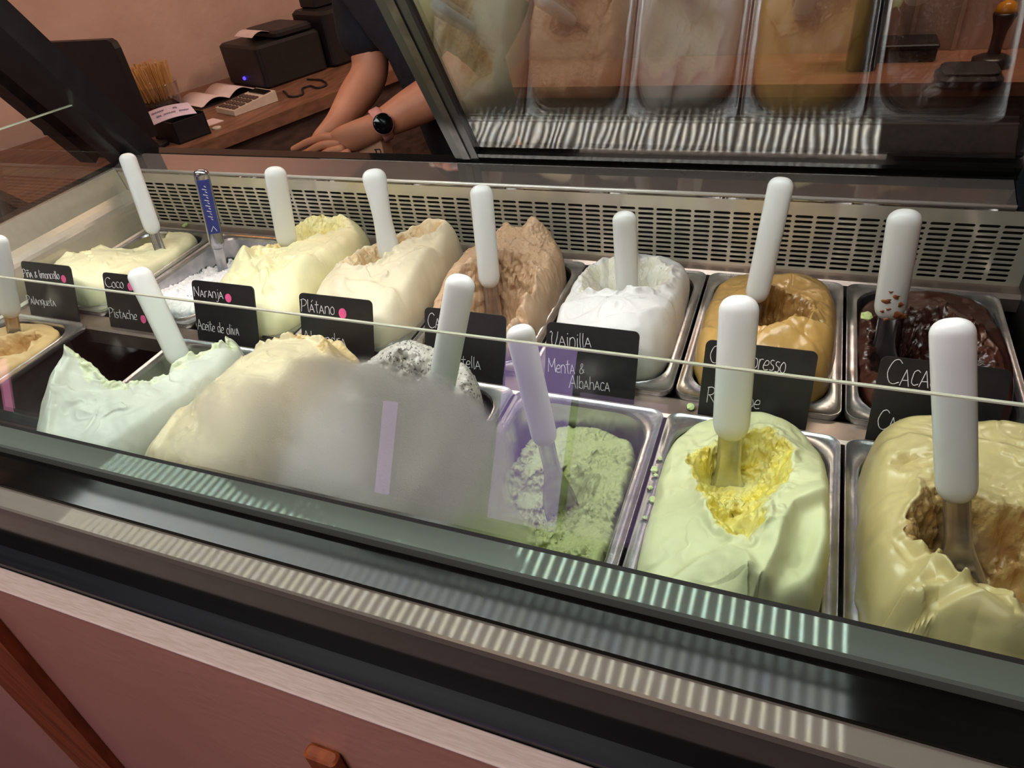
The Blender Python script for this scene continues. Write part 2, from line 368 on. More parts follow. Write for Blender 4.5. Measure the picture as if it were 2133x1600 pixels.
# low glass windscreen: front pane and left end pane
GA, GB = Vector((0, .2735, .0985)), Vector((0, .317, .2352))
gd = (GB - GA).normalized(); gn = Vector((0, -gd.z, gd.y)); th = .0036
def fog_glass():
    m, nt, out = newmat('front_glass_with_condensation')
    t = N(nt, 'ShaderNodeBsdfTransparent'); t.inputs[0].default_value = (0.93, 0.97, 0.945, 1)
    g = N(nt, 'ShaderNodeBsdfAnisotropic', distribution='GGX'); g.inputs['Roughness'].default_value = 0.0; g.inputs['Color'].default_value = (1, 1, 1, 1)
    # misted patch: droplets scatter what is seen through the pane
    geo = N(nt, 'ShaderNodeNewGeometry'); nz = N(nt, 'ShaderNodeTexNoise'); nz.inputs['Scale'].default_value = 900; nz.inputs['Detail'].default_value = 1
    nt.links.new(geo.outputs['Position'], nz.inputs['Vector'])
    bp = N(nt, 'ShaderNodeBump'); bp.inputs['Distance'].default_value = 0.0004; bp.inputs['Strength'].default_value = 0.7
    nt.links.new(nz.outputs['Fac'], bp.inputs['Height'])
    rf = N(nt, 'ShaderNodeBsdfRefraction', distribution='GGX'); rf.inputs['IOR'].default_value = 1.18; rf.inputs['Roughness'].default_value = 0.7
    rf.inputs['Color'].default_value = (0.93, 0.94, 0.94, 1); nt.links.new(bp.outputs[0], rf.inputs['Normal'])
    df = N(nt, 'ShaderNodeBsdfTranslucent'); df.inputs[0].default_value = (0.9, 0.9, 0.9, 1); nt.links.new(bp.outputs[0], df.inputs['Normal'])
    d2 = N(nt, 'ShaderNodeBsdfDiffuse'); d2.inputs[0].default_value = (0.85, 0.85, 0.85, 1); nt.links.new(bp.outputs[0], d2.inputs['Normal'])
    sc1 = N(nt, 'ShaderNodeMixShader'); sc1.inputs[0].default_value = 0.5
    nt.links.new(df.outputs[0], sc1.inputs[1]); nt.links.new(d2.outputs[0], sc1.inputs[2])
    mist = N(nt, 'ShaderNodeMixShader'); bl = N(nt, 'ShaderNodeTexNoise'); bl.inputs['Scale'].default_value = 24; bl.inputs['Detail'].default_value = 1; nt.links.new(geo.outputs['Position'], bl.inputs['Vector']); br = N(nt, 'ShaderNodeMapRange'); br.inputs[1].default_value = .35; br.inputs[2].default_value = .65; br.inputs[3].default_value = FOG_MILK * .45; br.inputs[4].default_value = FOG_MILK * 1.4; nt.links.new(bl.outputs['Fac'], br.inputs[0]); nt.links.new(br.outputs[0], mist.inputs[0])
    nt.links.new(rf.outputs[0], mist.inputs[1]); nt.links.new(sc1.outputs[0], mist.inputs[2])
    # patch outline on the pane (object space, origin at the pane's bottom centre): sum of soft ellipses
    tc = N(nt, 'ShaderNodeTexCoord'); sep = N(nt, 'ShaderNodeSeparateXYZ'); nt.links.new(tc.outputs['Object'], sep.inputs[0])
    wob = N(nt, 'ShaderNodeTexNoise'); wob.inputs['Scale'].default_value = 22; wob.inputs['Detail'].default_value = 2
    nt.links.new(tc.outputs['Object'], wob.inputs['Vector'])
    acc = None
    for cx, cz, rx, rz, k in FOG_SPOTS:
        def term(sock, c, r):
            a = N(nt, 'ShaderNodeMath', operation='SUBTRACT'); a.inputs[1].default_value = c; nt.links.new(sock, a.inputs[0])
            b = N(nt, 'ShaderNodeMath', operation='DIVIDE'); b.inputs[1].default_value = r; nt.links.new(a.outputs[0], b.inputs[0])
            q = N(nt, 'ShaderNodeMath', operation='MULTIPLY'); nt.links.new(b.outputs[0], q.inputs[0]); nt.links.new(b.outputs[0], q.inputs[1]); return q
        s = N(nt, 'ShaderNodeMath', operation='ADD'); nt.links.new(term(sep.outputs[0], cx, rx).outputs[0], s.inputs[0]); nt.links.new(term(sep.outputs[2], cz, rz).outputs[0], s.inputs[1])
        mr = N(nt, 'ShaderNodeMapRange', interpolation_type='SMOOTHSTEP'); mr.inputs[1].default_value = 2.3; mr.inputs[2].default_value = 0.0; mr.inputs[3].default_value = 0; mr.inputs[4].default_value = k
        nt.links.new(s.outputs[0], mr.inputs[0])
        if acc is None: acc = mr.outputs[0]
        else:
            mxn = N(nt, 'ShaderNodeMath', operation='SUBTRACT'); mxn.inputs[0].default_value = 1; nt.links.new(mr.outputs[0], mxn.inputs[1]); iv = N(nt, 'ShaderNodeMath', operation='SUBTRACT'); iv.inputs[0].default_value = 1; nt.links.new(acc, iv.inputs[1]); pr = N(nt, 'ShaderNodeMath', operation='MULTIPLY'); nt.links.new(mxn.outputs[0], pr.inputs[0]); nt.links.new(iv.outputs[0], pr.inputs[1]); fi = N(nt, 'ShaderNodeMath', operation='SUBTRACT'); fi.inputs[0].default_value = 1; nt.links.new(pr.outputs[0], fi.inputs[1]); acc = fi.outputs[0]
    w1 = N(nt, 'ShaderNodeMath', operation='SUBTRACT'); w1.inputs[1].default_value = .5; nt.links.new(wob.outputs['Fac'], w1.inputs[0])
    w2 = N(nt, 'ShaderNodeMath', operation='MULTIPLY_ADD'); w2.inputs[1].default_value = 1.6; nt.links.new(w1.outputs[0], w2.inputs[0]); nt.links.new(acc, w2.inputs[2])
    w3 = N(nt, 'ShaderNodeMapRange', interpolation_type='SMOOTHSTEP'); w3.inputs[1].default_value = .08; w3.inputs[2].default_value = .9; nt.links.new(w2.outputs[0], w3.inputs[0])
    w4 = N(nt, 'ShaderNodeMath', operation='SUBTRACT'); w4.inputs[0].default_value = 1; nt.links.new(geo.outputs['Backfacing'], w4.inputs[1])
    w5 = N(nt, 'ShaderNodeMath', operation='MULTIPLY'); nt.links.new(w3.outputs[0], w5.inputs[0]); nt.links.new(w4.outputs[0], w5.inputs[1]); acc = w5.outputs[0]
    body = N(nt, 'ShaderNodeMixShader'); nt.links.new(acc, body.inputs[0]); nt.links.new(t.outputs[0], body.inputs[1]); nt.links.new(mist.outputs[0], body.inputs[2])
    fin = N(nt, 'ShaderNodeMixShader'); nt.links.new(schlick(nt, 0.03), fin.inputs[0]); nt.links.new(body.outputs[0], fin.inputs[1]); nt.links.new(g.outputs[0], fin.inputs[2])
    nt.links.new(fin.outputs[0], out.inputs[0]); return m
def onpane(p):
    r = ray(p); o = Vector((0, 0, H)); d = Vector(r); t = (GA - o).dot(gn) / d.dot(gn); return o + d * t
FOG_MILK = 0.22
FOG_SPOTS = []
_c = Vector(((XA + .004 + XE) / 2, 0, GA.z))
for (fx, fy, frx, frz, k) in [(600, 880, .105, .030, 1), (800, 900, .085, .042, 1), (880, 960, .06, .045, 1), (520, 900, .06, .024, .95), (700, 1000, .14, .028, 1), (480, 960, .06, .022, .9), (900, 1080, .07, .02, .9), (960, 1040, .035, .02, .75), (690, 800, .05, .018, .7)]:
    q = onpane((fx, fy)); FOG_SPOTS.append((q.x - _c.x, q.z - _c.z, frx * .88, frz * .88, k))
m = MB(); v = []
for x in (XA + .004, XE):
    for p in (GA, GB, GB - gn * th, GA - gn * th): v.append((x, p.y, p.z))
m.add(v, [(0, 1, 5, 4), (3, 7, 6, 2), (0, 3, 2, 1), (4, 5, 6, 7), (0, 4, 7, 3)])
fg = m.build('front_glass', fog_glass(), case, origin=((XA + .004 + XE) / 2, GA.y, GA.z))
fg['label'] = 'low front glass pane with a misted patch of condensation'
m = MB(); e0 = GB + gd * .0001; e1 = GB - gn * th + gd * .0001; v = []
for x in (XA + .004, XE):
    for p in (e0, e0 + gd * .0009, e1 + gd * .0009, e1): v.append((x, p.y, p.z))
m.add(v, [(0, 1, 2, 3), (7, 6, 5, 4), (0, 4, 5, 1), (1, 5, 6, 2), (2, 6, 7, 3), (3, 7, 4, 0)])
m.build('glass_top_edge', M['glass_edge'], case)
m = MB(); pl = [(.2735, .1005), (.317, .2352), (.842, .215), (.893, .1005)]
m.prism([(y, z) for y, z in pl], XA - .002, XA + .003); m.build('left_end_glass', M['end_glass'], case)
m = MB(); m.prism([(.317, .2353), (.317, .2375), (.842, .2173), (.842, .2151)], XA - .002, XA + .003); m.build('left_glass_edge', M['glass_edge'], case)
# lamp housing under the canopy with a row of LEDs drawn out into bars that reflect as stripes
m = MB(); m.prism([(.41, .545), (.418, .5345), (.61, .5345), (.735, .540), (.735, .575), (.415, .575)], -1.3, .33); m.build('lamp_housing', M['canopy'], case)
nled = 75; m = MB()
for i in range(nled):
    x = 0.134 - i / 60.0; m.box(x - .0011, x + .0011, .425, .595, .5318, .5328)
lm, nt, out = newmat('led_bar')
em = N(nt, 'ShaderNodeEmission'); em.inputs[1].default_value = LED_STRENGTH
c, _ = noise_mix(nt, (0.88, 0.97, 1.0, 1), (0.98, 1.0, 0.88, 1), 55, 0, lo=.4, hi=.6)
nt.links.new(c, em.inputs[0]); nt.links.new(em.outputs[0], out.inputs[0])
o = m.build('led_bars', lm, case); o['kind'] = 'stuff'
m = MB(); m.box(-1.11, .14, .42, .60, .533, .5345); m.build('led_strip', M['plastic'], case)
# staff-side shelf behind the doors
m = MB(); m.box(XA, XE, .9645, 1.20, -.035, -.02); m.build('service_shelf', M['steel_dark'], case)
# sliding glass door
door = thing('sliding_glass_door', dpt(-.1, 0), 'black framed sliding glass door leaning over the rear ledge, pushed to the right', 'glass door')
m = MB(); dslab(m, -.476, -.438, .0, .48, -.010, .010); m.build('door_stile', M['black_frame'], door)
m = MB(); dslab(m, -.462, -.4505, .012, .48, .010, .0125); m.build('stile_reflection', M['steel_dark'], door)  # raised grey strip standing in for the reflection down the stile
m = MB(); dslab(m, -.438, .24, .0, .020, -.009, .009); m.build('bottom_rail', M['black_gloss'], door)
m = MB(); dslab(m, -.438, .24, .020, .48, -.0025, .0025); m.build('door_pane', M['glass'], door)
m = MB(); dslab(m, -.438, .24, .020, .48, -.0115, -.0085); m.build('inner_pane', M['end_glass'], door)

# ------------------------------------------------------------------ counter front below the case
front = thing('counter_front', (-.4, .172, -ZO), 'pink painted counter front with pale wooden top edge and brown battens', 'counter')
YP = .1637
m = MB(); m.box(-1.9, .6, YP, YP + .0178, -ZO + .06, .0112); m.build('front_panel', M['pink_panel'], front)
m = MB(); m.prism([(YP - .0006, .0112), (YP - .0006, .0125), (YP + .001, .0132), (YP + .017, .0132), (YP + .0178, .0125), (YP + .0178, .0112)], -1.9, .6); m.build('panel_top_edge', M['pale_wood'], front)
m = MB(); m.box(-1.9, .6, YP + .0182, .205, -.3, .0035); m.build('backing_rail', M['black_rubber'], front)
def fp(p): q = Py(p, YP - .012); return (q.x, q.z)
tr, br, tl, bl = fp((0, 1337)), fp((230, 1600)), fp((0, 1427)), fp((173, 1600))
def ext(a, b, z): t = (z - a[1]) / (b[1] - a[1]); return a[0] + (b[0] - a[0]) * t
m = MB(); bt = [(ext(tr, br, .01), .01), (ext(tr, br, -.9), -.9), (ext(tr, br, -.9) - .1, -.9), (ext(tr, br, .01) - .1, .01)]
m.add([(x, y, z) for y in (YP - .012, YP - .0002) for x, z in bt], [(0, 1, 2, 3), (7, 6, 5, 4), (0, 4, 5, 1), (1, 5, 6, 2), (2, 6, 7, 3), (3, 7, 4, 0)]); m.build('batten', M['orange_wood'], front)
q = Py((660, 1586), YP - .012)
m = MB(); m.rbox(q.x - .015, q.x + .015, YP - .012, YP - .0002, -ZO + .06, q.z, .004); m.build('batten', M['orange_wood'], front)
m = MB(); m.box(-1.9, .6, YP + .002, YP + .02, -ZO, -ZO + .0598); m.build('kickboard', M['dark_wood'], front)

# ------------------------------------------------------------------ pans
def pan_meshes():
    rim = MB().loft([ring(.0805, .1310, .0125, -.0055), ring(.0815, .1318, .0135, -.001), ring(.0808, .131, .013, .0014), ring(.0796, .1298, .0125, .0014), ring(.0782, .1287, .012, .0),
                     ring(.0715, .1225, .036, .0), ring(.0698, .1208, .0355, .0012), ring(.0685, .1195, .035, -.002)])
    n = 28
    basin = MB().loft([ring(.0685, .1195, .035, -.002), ring(.067, .118, .034, -.02), ring(.0615, .1125, .031, -.092), ring(.058, .109, .03, -.098), ring(.03, .06, .02, -.1)], False, True)
    return rim, basin
XC = [0] + [.158 - .1655 * (8 - k) for k in range(1, 9)]
YC = {'R': .7055, 'F': .4145}
flav = {('R', 1): 'pale yellow pineapple gelato', ('R', 2): 'crumbly white coconut gelato', ('R', 3): 'bright pale yellow orange gelato', ('R', 4): 'cream banana gelato', ('R', 5): 'rough tan brown gelato',
        ('R', 6): 'snow white vanilla gelato', ('R', 7): 'ochre coffee gelato', ('R', 8): 'dark chocolate gelato', ('F', 1): 'caramel tan peanut gelato', ('F', 3): 'pale mint white gelato',
        ('F', 4): 'peach beige almond gelato', ('F', 5): 'speckled grey gelato', ('F', 6): 'low green mint gelato', ('F', 7): 'lemon yellow eggnog gelato', ('F', 8): 'glossy caramel cream gelato'}
rim_b, basin_b = pan_meshes(); rim_me = basin_me = None
for (row, k), fl in flav.items():
    t = thing('gelato_pan', (XC[k], YC[row], -.1), 'steel pan in the %s row holding the %s' % ('back' if row == 'R' else 'front', fl), 'gelato pan', 'steel gelato pans in the case')
    if rim_me is None:
        a = rim_b.build('rim', M['steel_pan'], None, origin=(0, 0, 0)); b = basin_b.build('basin', M['steel_pan'], None, origin=(0, 0, 0))
        autosmooth(a, 50); autosmooth(b, 50); rim_me, basin_me = a, b
    else:
        a = rim_me.copy(); C.objects.link(a); b = basin_me.copy(); C.objects.link(b)
    for o in (a, b): place(o, (XC[k], YC[row], 0), t)
# ------------------------------------------------------------------ gelato mounds
def vnoise(x, y, seed):
    xi, yi = np.floor(x).astype(np.int64), np.floor(y).astype(np.int64); fx, fy = x - xi, y - yi
    def h(a, b):
        n = (a * 374761393 + b * 668265263 + seed * 974711) & 0xffffffff
        n = ((n ^ (n >> 13)) * 1274126177) & 0xffffffff
        return ((n ^ (n >> 16)) & 0xffff) / 32767.5 - 1.0
    sx, sy = fx * fx * fx * (fx * (fx * 6 - 15) + 10), fy * fy * fy * (fy * (fy * 6 - 15) + 10)
    a = h(xi, yi) * (1 - sx) + h(xi + 1, yi) * sx; b = h(xi, yi + 1) * (1 - sx) + h(xi + 1, yi + 1) * sx
    return a * (1 - sy) + b * sy
def fbm(x, y, seed, oct=4, gain=0.5):
    v = 0; a = 1
    for k in range(oct):
        v = v + a * vnoise(x * 2 ** k + 17.3 * k, y * 2 ** k - 9.1 * k, seed + k); a *= gain
    return v
def vnoise3(x, y, z, seed):
    xi, yi, zi = (np.floor(q).astype(np.int64) for q in (x, y, z)); fx, fy, fz = x - xi, y - yi, z - zi
    def h(a, b, c):
        n = (a * 374761393 + b * 668265263 + c * 1440662683 + seed * 974711) & 0xffffffff
        n = ((n ^ (n >> 13)) * 1274126177) & 0xffffffff
        return ((n ^ (n >> 16)) & 0xffff) / 32767.5 - 1.0
    sx, sy, sz = (f * f * (3 - 2 * f) for f in (fx, fy, fz)); r = 0
    for dz in (0, 1):
        a = h(xi, yi, zi + dz) * (1 - sx) + h(xi + 1, yi, zi + dz) * sx; b = h(xi, yi + 1, zi + dz) * (1 - sx) + h(xi + 1, yi + 1, zi + dz) * sx
        r = r + (a * (1 - sy) + b * sy) * (sz if dz else 1 - sz)
    return r
def fbm3(x, y, z, seed, oct=4, gain=0.55):
    v = 0; a = 1
    for k in range(oct): v = v + a * vnoise3(x * 2 ** k + 7.3 * k, y * 2 ** k, z * 2 ** k, seed + k); a *= gain
    return v
def sdf_poly(x, y, P):
    """signed distance to a closed polygon (negative inside)"""
    d = np.full(x.shape, 1e9); ins = np.zeros(x.shape, bool); n = len(P)
    for i in range(n):
        ax, ay = P[i]; bx, by = P[(i + 1) % n]; ex, ey = bx - ax, by - ay
        t = np.clip(((x - ax) * ex + (y - ay) * ey) / (ex * ex + ey * ey), 0, 1)
        d = np.minimum(d, np.hypot(x - ax - t * ex, y - ay - t * ey))
        cr = ((ay > y) != (by > y)) & (x < (bx - ax) * (y - ay) / (by - ay + 1e-12) + ax); ins ^= cr
    return np.where(ins, -d, d)
def smooth01(t): t = np.clip(t, 0, 1); return t * t * (3 - 2 * t)
def rbf(pts, u, v):
    P = np.array(pts, float); X = P[:, :2]; z = P[:, 2]; n = len(P)
    def k(r): return r * r * np.log(r + 1e-6)
    D = np.linalg.norm(X[:, None] - X[None], axis=2); A = np.zeros((n + 3, n + 3))
    A[:n, :n] = k(D) + np.eye(n) * 0.02; A[:n, n] = 1; A[:n, n + 1:] = X; A[n, :n] = 1; A[n + 1:, :n] = X.T
    s = np.linalg.solve(A, np.r_[z, 0, 0, 0])
    out = s[n] + s[n + 1] * u + s[n + 2] * v
    for i in range(n): out = out + s[i] * k(np.hypot(u - X[i, 0], v - X[i, 1]))
    return out
HA, HB = .0690, .1195
def mound(row, col, label, mat, pts, craters=(), ridges=(), bulge=1.04, n=(150, 210), seed=1, soft=0.0026, fold=0.0022, rough=0.0022, allrough=0.0, kt=0.84, tuck=-.02, base=-0.004, pits=0, pw=3.6, bumps=()):
    xc, yc = XC[col], YC[row]
    nu, nv = n
    s, t = np.meshgrid(np.linspace(-1, 1, nu), np.linspace(-1, 1, nv))
    mx = np.maximum(np.abs(s), np.abs(t)); p = pw
    rho = (np.abs(s) ** p + np.abs(t) ** p) ** (1 / p) + 1e-9
    a, b = s * mx / rho, t * mx / rho; k = mx
    ang = np.arctan2(b, a)
    ph = np.clip((k - kt) / (0.93 - kt), 0, 1) * np.pi / 2
    q0 = 0.86
    q = np.where(k < kt, k / kt * q0, q0 + (bulge - q0) * np.sin(ph))
    tk = np.clip((k - .93) / .07, 0, 1); q = q * (1 - tk) + np.minimum(q, 0.955) * tk
    lobes = fbm(np.cos(ang) * 1.7 + 5, np.sin(ang) * 1.7, seed + 50, 3) * 0.028
    q = q * (1 + lobes * smooth01((k - .5) / .4) * (1 - tk))
    u, v = a / (k + 1e-9) * q, b / (k + 1e-9) * q
    X, Y = u * HA, v * HB
    z = rbf(pts, np.clip(u, -1, 1), np.clip(v, -1, 1))
    # smooth swirled skin
    wx = fbm(X * 28, Y * 28, seed + 3, 3) * .012
    z = z + soft * fbm((X + wx) * 22, (Y + wx * 1.5) * 22, seed, 3)
    ca, sa = math.cos(seed), math.sin(seed); xr, yr = ca * X - sa * Y, sa * X + ca * Y     # spatula strokes: long creases with a curled lip
    fo = fbm((xr + wx * 2.4) * 34, (yr - wx * 1.6) * 15, seed + 9, 2); cre = np.clip(1 - np.abs(fo) * 3.2, 0, 1)
    fk = 1 - smooth01((k - .5) / .3); z = z + fk * (fold * (cre ** 3 * 1.0 - .25) + fold * .5 * np.tanh(fo * 6))
    for rd in ridges:
        line, wdt, hgt = rd[0], rd[1], rd[2]; d = np.full(u.shape, 1e9); sd = np.zeros(u.shape); L = [(lu * HA, lv * HB) for lu, lv in line]
        for i in range(len(L) - 1):
            ax, ay = L[i]; ex, ey = L[i + 1][0] - ax, L[i + 1][1] - ay; ll = ex * ex + ey * ey
            tt = np.clip(((X - ax) * ex + (Y - ay) * ey) / ll, 0, 1); dx, dy = X - ax - tt * ex, Y - ay - tt * ey
            dd = np.hypot(dx, dy); side = np.sign(ex * (Y - ay) - ey * (X - ax)); m_ = dd < d
            d = np.where(m_, dd, d); sd = np.where(m_, side, sd)
        sg = d * sd
        z = z + hgt * np.where(sg > 0, np.exp(-(sg / (wdt * .45)) ** 2), np.exp(-(sg / (wdt * 1.5)) ** 2))
    msk = np.zeros(u.shape)
    for cr in craters:
        P = [(cu * HA, cv * HB) for cu, cv in cr['p']]; dep = cr['d']
        wob = fbm(X * 42, Y * 42, seed + 21, 3, .5) * cr.get('wob', .0045)
        sd = sdf_poly(X + wob, Y + fbm(X * 42 + 9, Y * 42, seed + 22, 3, .5) * cr.get('wob', .0045), P)
        wd = cr.get('w', .012) * 1.5
        inn = smooth01(-sd / wd)
        bowl = 1 - .35 * smooth01((-sd - wd) / .03) * 0
        flo = cr.get('floor')
        if flo is not None:
            fl = flo + .006 * fbm(X * 35, Y * 35, seed + 31, 3)
            z = z * (1 - inn) + np.minimum(z, fl) * inn
        else: z = z - dep * inn * bowl
        lip = np.exp(-((sd - .002) / .004) ** 2) * cr.get('lip', .002); z = z + lip * (1 + fbm(X * 90, Y * 90, seed + 8, 2))
        msk = np.maximum(msk, smooth01((-sd + cr.get('e', .0015) * (1 + fbm(X * 60, Y * 60, seed + 33, 3))) / .004) * cr.get('m', 1.0))
    for bu, bv, ru, rv, bh in bumps: z = z + bh * np.exp(-((u - bu) / ru) ** 2 - ((v - bv) / rv) ** 2) * (1 + .35 * fbm(X * 60, Y * 60, seed + 77, 3))
    msk = np.maximum(msk, allrough)
    if pits: z = z - msk * pits * smooth01((fbm(X * 130, Y * 130, seed + 91, 2) - .35) / .3)
    # shoulder falls to the rim, then tucks into the pan
    fall = np.where(k < kt, 1.0, np.cos(ph) ** 0.85)
    z = np.where(k < kt, z, base + (z - base) * np.where(z > base, fall, 1))
    z = z * (1 - tk) + np.minimum(z, tuck) * tk
    # crumbly scooped ice: displaced along the surface normal
    Pn = np.stack([X, Y, z], -1); nr = np.cross(np.gradient(Pn, axis=1), np.gradient(Pn, axis=0)); nr /= np.linalg.norm(nr, axis=2, keepdims=True) + 1e-12
    r1 = fbm3(X * 75, Y * 75, z * 75, seed + 70, 4, .6); r2 = np.abs(fbm3(X * 150, Y * 150, z * 150, seed + 80, 3, .6))
    patch = .35 + .65 * smooth01((fbm3(X * 30, Y * 30, z * 30, seed + 60, 2) + .35) / .5)
    Pn = Pn + nr * (msk * patch * rough * (r1 + (.35 - r2) * 1.5) + soft * .25 * fbm3(X * 60, Y * 60, z * 60, seed + 85, 2))[..., None] * (1 - tk)[..., None]
    X, Y, z = Pn[..., 0], Pn[..., 1], Pn[..., 2]
    side = smooth01((k - .9) / .05) * (1 - tk)
    X = X * (1 + side * .02 * fbm(ang * 9, z * 60, seed + 40, 3)); Y = Y * (1 + side * .012 * fbm(ang * 9 + 40, z * 60, seed + 41, 3))
    V = np.stack([X + xc, Y + yc, z], -1).reshape(-1, 3); V0 = np.array([xc, yc, -.03])
    idx = np.arange(nu * nv).reshape(nv, nu)
    Fq = np.stack([idx[:-1, :-1], idx[:-1, 1:], idx[1:, 1:], idx[1:, :-1]], -1).reshape(-1, 4)
    me = bpy.data.meshes.new('gelato_mound'); me.vertices.add(len(V)); me.vertices.foreach_set('co', (V - V0).ravel())
    me.loops.add(len(Fq) * 4); me.loops.foreach_set('vertex_index', Fq.ravel().astype(np.int32))
    me.polygons.add(len(Fq)); me.polygons.foreach_set('loop_start', np.arange(0, len(Fq) * 4, 4, dtype=np.int32)); me.polygons.foreach_set('loop_total', np.full(len(Fq), 4, np.int32))
    me.update(calc_edges=True); me.polygons.foreach_set('use_smooth', [True] * len(Fq))
    at = me.attributes.new('scoop', 'FLOAT', 'POINT'); at.data.foreach_set('value', msk.ravel().astype(np.float32))
    me.materials.append(mat)
    o = bpy.data.objects.new('gelato_mound', me); C.objects.link(o); o.location = V0; WL[o] = Vector(V0)
    tag(o, label, 'gelato', 'gelato mounds in the pans')
    return o
def gel(name, c_skin, c_scoop, rough=.42, specks=None, sss=.0, coat=0.0, bump=.0006, var=.05):
    m, nt, out = newmat(name)
    b = N(nt, 'ShaderNodeBsdfPrincipled')
    at = N(nt, 'ShaderNodeAttribute', attribute_name='scoop')
    cs = lin(c_skin); c2 = tuple(v * (1 - var * 2) for v in cs[:3]) + (1,)
    skin, _ = noise_mix(nt, cs, c2, 30, 4)
    cc = lin(c_scoop); c3 = tuple(v * .5 + s_ * .5 for v, s_ in zip(cc[:3], cs[:3])) + (1,)
    sco, _ = noise_mix(nt, cc, c3, 55, 4)
    mx = N(nt, 'ShaderNodeMix', data_type='RGBA'); nt.links.new(at.outputs['Fac'], mx.inputs[0]); nt.links.new(skin, mx.inputs[6]); nt.links.new(sco, mx.inputs[7])
    col = mx.outputs[2]
    if specks:
        sc_, lo, spc, onskin = specks
        g = N(nt, 'ShaderNodeNewGeometry'); t = N(nt, 'ShaderNodeTexNoise'); t.inputs['Scale'].default_value = sc_; t.inputs['Detail'].default_value = 1.5
        nt.links.new(g.outputs['Position'], t.inputs['Vector'])
        r = N(nt, 'ShaderNodeMapRange'); r.inputs[1].default_value = lo; r.inputs[2].default_value = lo + .03; nt.links.new(t.outputs['Fac'], r.inputs[0])
        am = N(nt, 'ShaderNodeMath', operation='MULTIPLY_ADD'); am.inputs[1].default_value = 1 - onskin; am.inputs[2].default_value = onskin; nt.links.new(at.outputs['Fac'], am.inputs[0])
        f = N(nt, 'ShaderNodeMath', operation='MULTIPLY'); nt.links.new(r.outputs[0], f.inputs[0]); nt.links.new(am.outputs[0], f.inputs[1])
        m2 = N(nt, 'ShaderNodeMix', data_type='RGBA'); nt.links.new(f.outputs[0], m2.inputs[0]); nt.links.new(col, m2.inputs[6]); m2.inputs[7].default_value = lin(spc); col = m2.outputs[2]
    nt.links.new(col, b.inputs['Base Color']); b.inputs['Roughness'].default_value = rough
    b.inputs['Coat Weight'].default_value = coat; b.inputs['Coat Roughness'].default_value = .12
    if sss:
        b.inputs['Subsurface Weight'].default_value = sss; b.inputs['Subsurface Radius'].default_value = (.006, .005, .003); b.inputs['Subsurface Scale'].default_value = 1.0
    g = N(nt, 'ShaderNodeNewGeometry'); t = N(nt, 'ShaderNodeTexNoise'); t.inputs['Scale'].default_value = 420; t.inputs['Detail'].default_value = 4
    nt.links.new(g.outputs['Position'], t.inputs['Vector'])
    st = N(nt, 'ShaderNodeMath', operation='MULTIPLY_ADD'); st.inputs[1].default_value = .9; st.inputs[2].default_value = .06; nt.links.new(at.outputs['Fac'], st.inputs[0])
    bp = N(nt, 'ShaderNodeBump'); bp.inputs['Distance'].default_value = bump; nt.links.new(st.outputs[0], bp.inputs['Strength']); nt.links.new(t.outputs['Fac'], bp.inputs['Height'])
    nt.links.new(bp.outputs[0], b.inputs['Normal']); nt.links.new(b.outputs[0], out.inputs[0]); return m
BIG = (190, 260); MID = (150, 210)
mound('R', 1, 'low pale yellow gelato with scooped corner behind the leftmost card', gel('pineapple_gelato', (240, 238, 196), (236, 226, 170)),
      [(-1, 1, -.02), (0, .95, .006), (1, 1, .006), (-1, -1, .022), (1, -1, .018), (0, 0, .03), (-.2, .1, .024), (-.8, 0, .028), (0, -.7, .052), (.85, -.5, .026), (.9, .3, .012), (-.8, -.6, .045)],
      [dict(p=[(-1.1, 1.0), (-.2, .95), (.15, .5), (-.05, .1), (-.3, .02), (-1.1, .05)], d=.05, floor=-.03, w=.014), dict(p=[(-.95, -.05), (-.5, 0), (-.35, -.3), (-.7, -.5), (-1, -.4)], d=.008)], bulge=.99, seed=3)
mound('R', 2, 'low crumbly white gelato around a steel spatula, behind the second card', gel('coconut_gelato', (244, 244, 244), (240, 240, 242)),
      [(-1, 1, -.03), (1, 1, -.01), (-1, -1, .0), (1, -1, .0), (0, 0, -.005), (0, -.6, .012), (.6, .2, .005), (-.5, .5, -.03)], [], bulge=.97, seed=8, allrough=1, rough=.003, pits=.002)
mound('R', 3, 'tall pale yellow gelato mound with folded front, behind the third card', gel('orange_gelato', (242, 238, 192), (245, 236, 168)),
      [(-.4, .9, .056), (.9, .8, .054), (-.95, .7, .03), (-1, 0, .046), (0, -.35, .052), (.9, -.2, .058), (.9, -.9, .034), (-.4, -.8, .034), (.5, -.9, .036), (-.95, -.85, .03), (0, .3, .05)],
      [dict(p=[(-.95, .55), (-.6, .85), (-.1, .8), (.6, .9), (.8, .7), (.3, .45), (0, .1), (-.5, .05), (-.95, .2)], d=.022, lip=.003)],
      [([(-.85, -.1), (-.5, -.3), (-.1, -.25), (.2, -.45)], .014, .010), ([(-.6, -.55), (-.1, -.65), (.5, -.5), (.9, -.2)], .016, .009), ([(-.9, .1), (-.7, -.2)], .01, .008)], bulge=1.14, pw=4.2, seed=12, n=BIG)
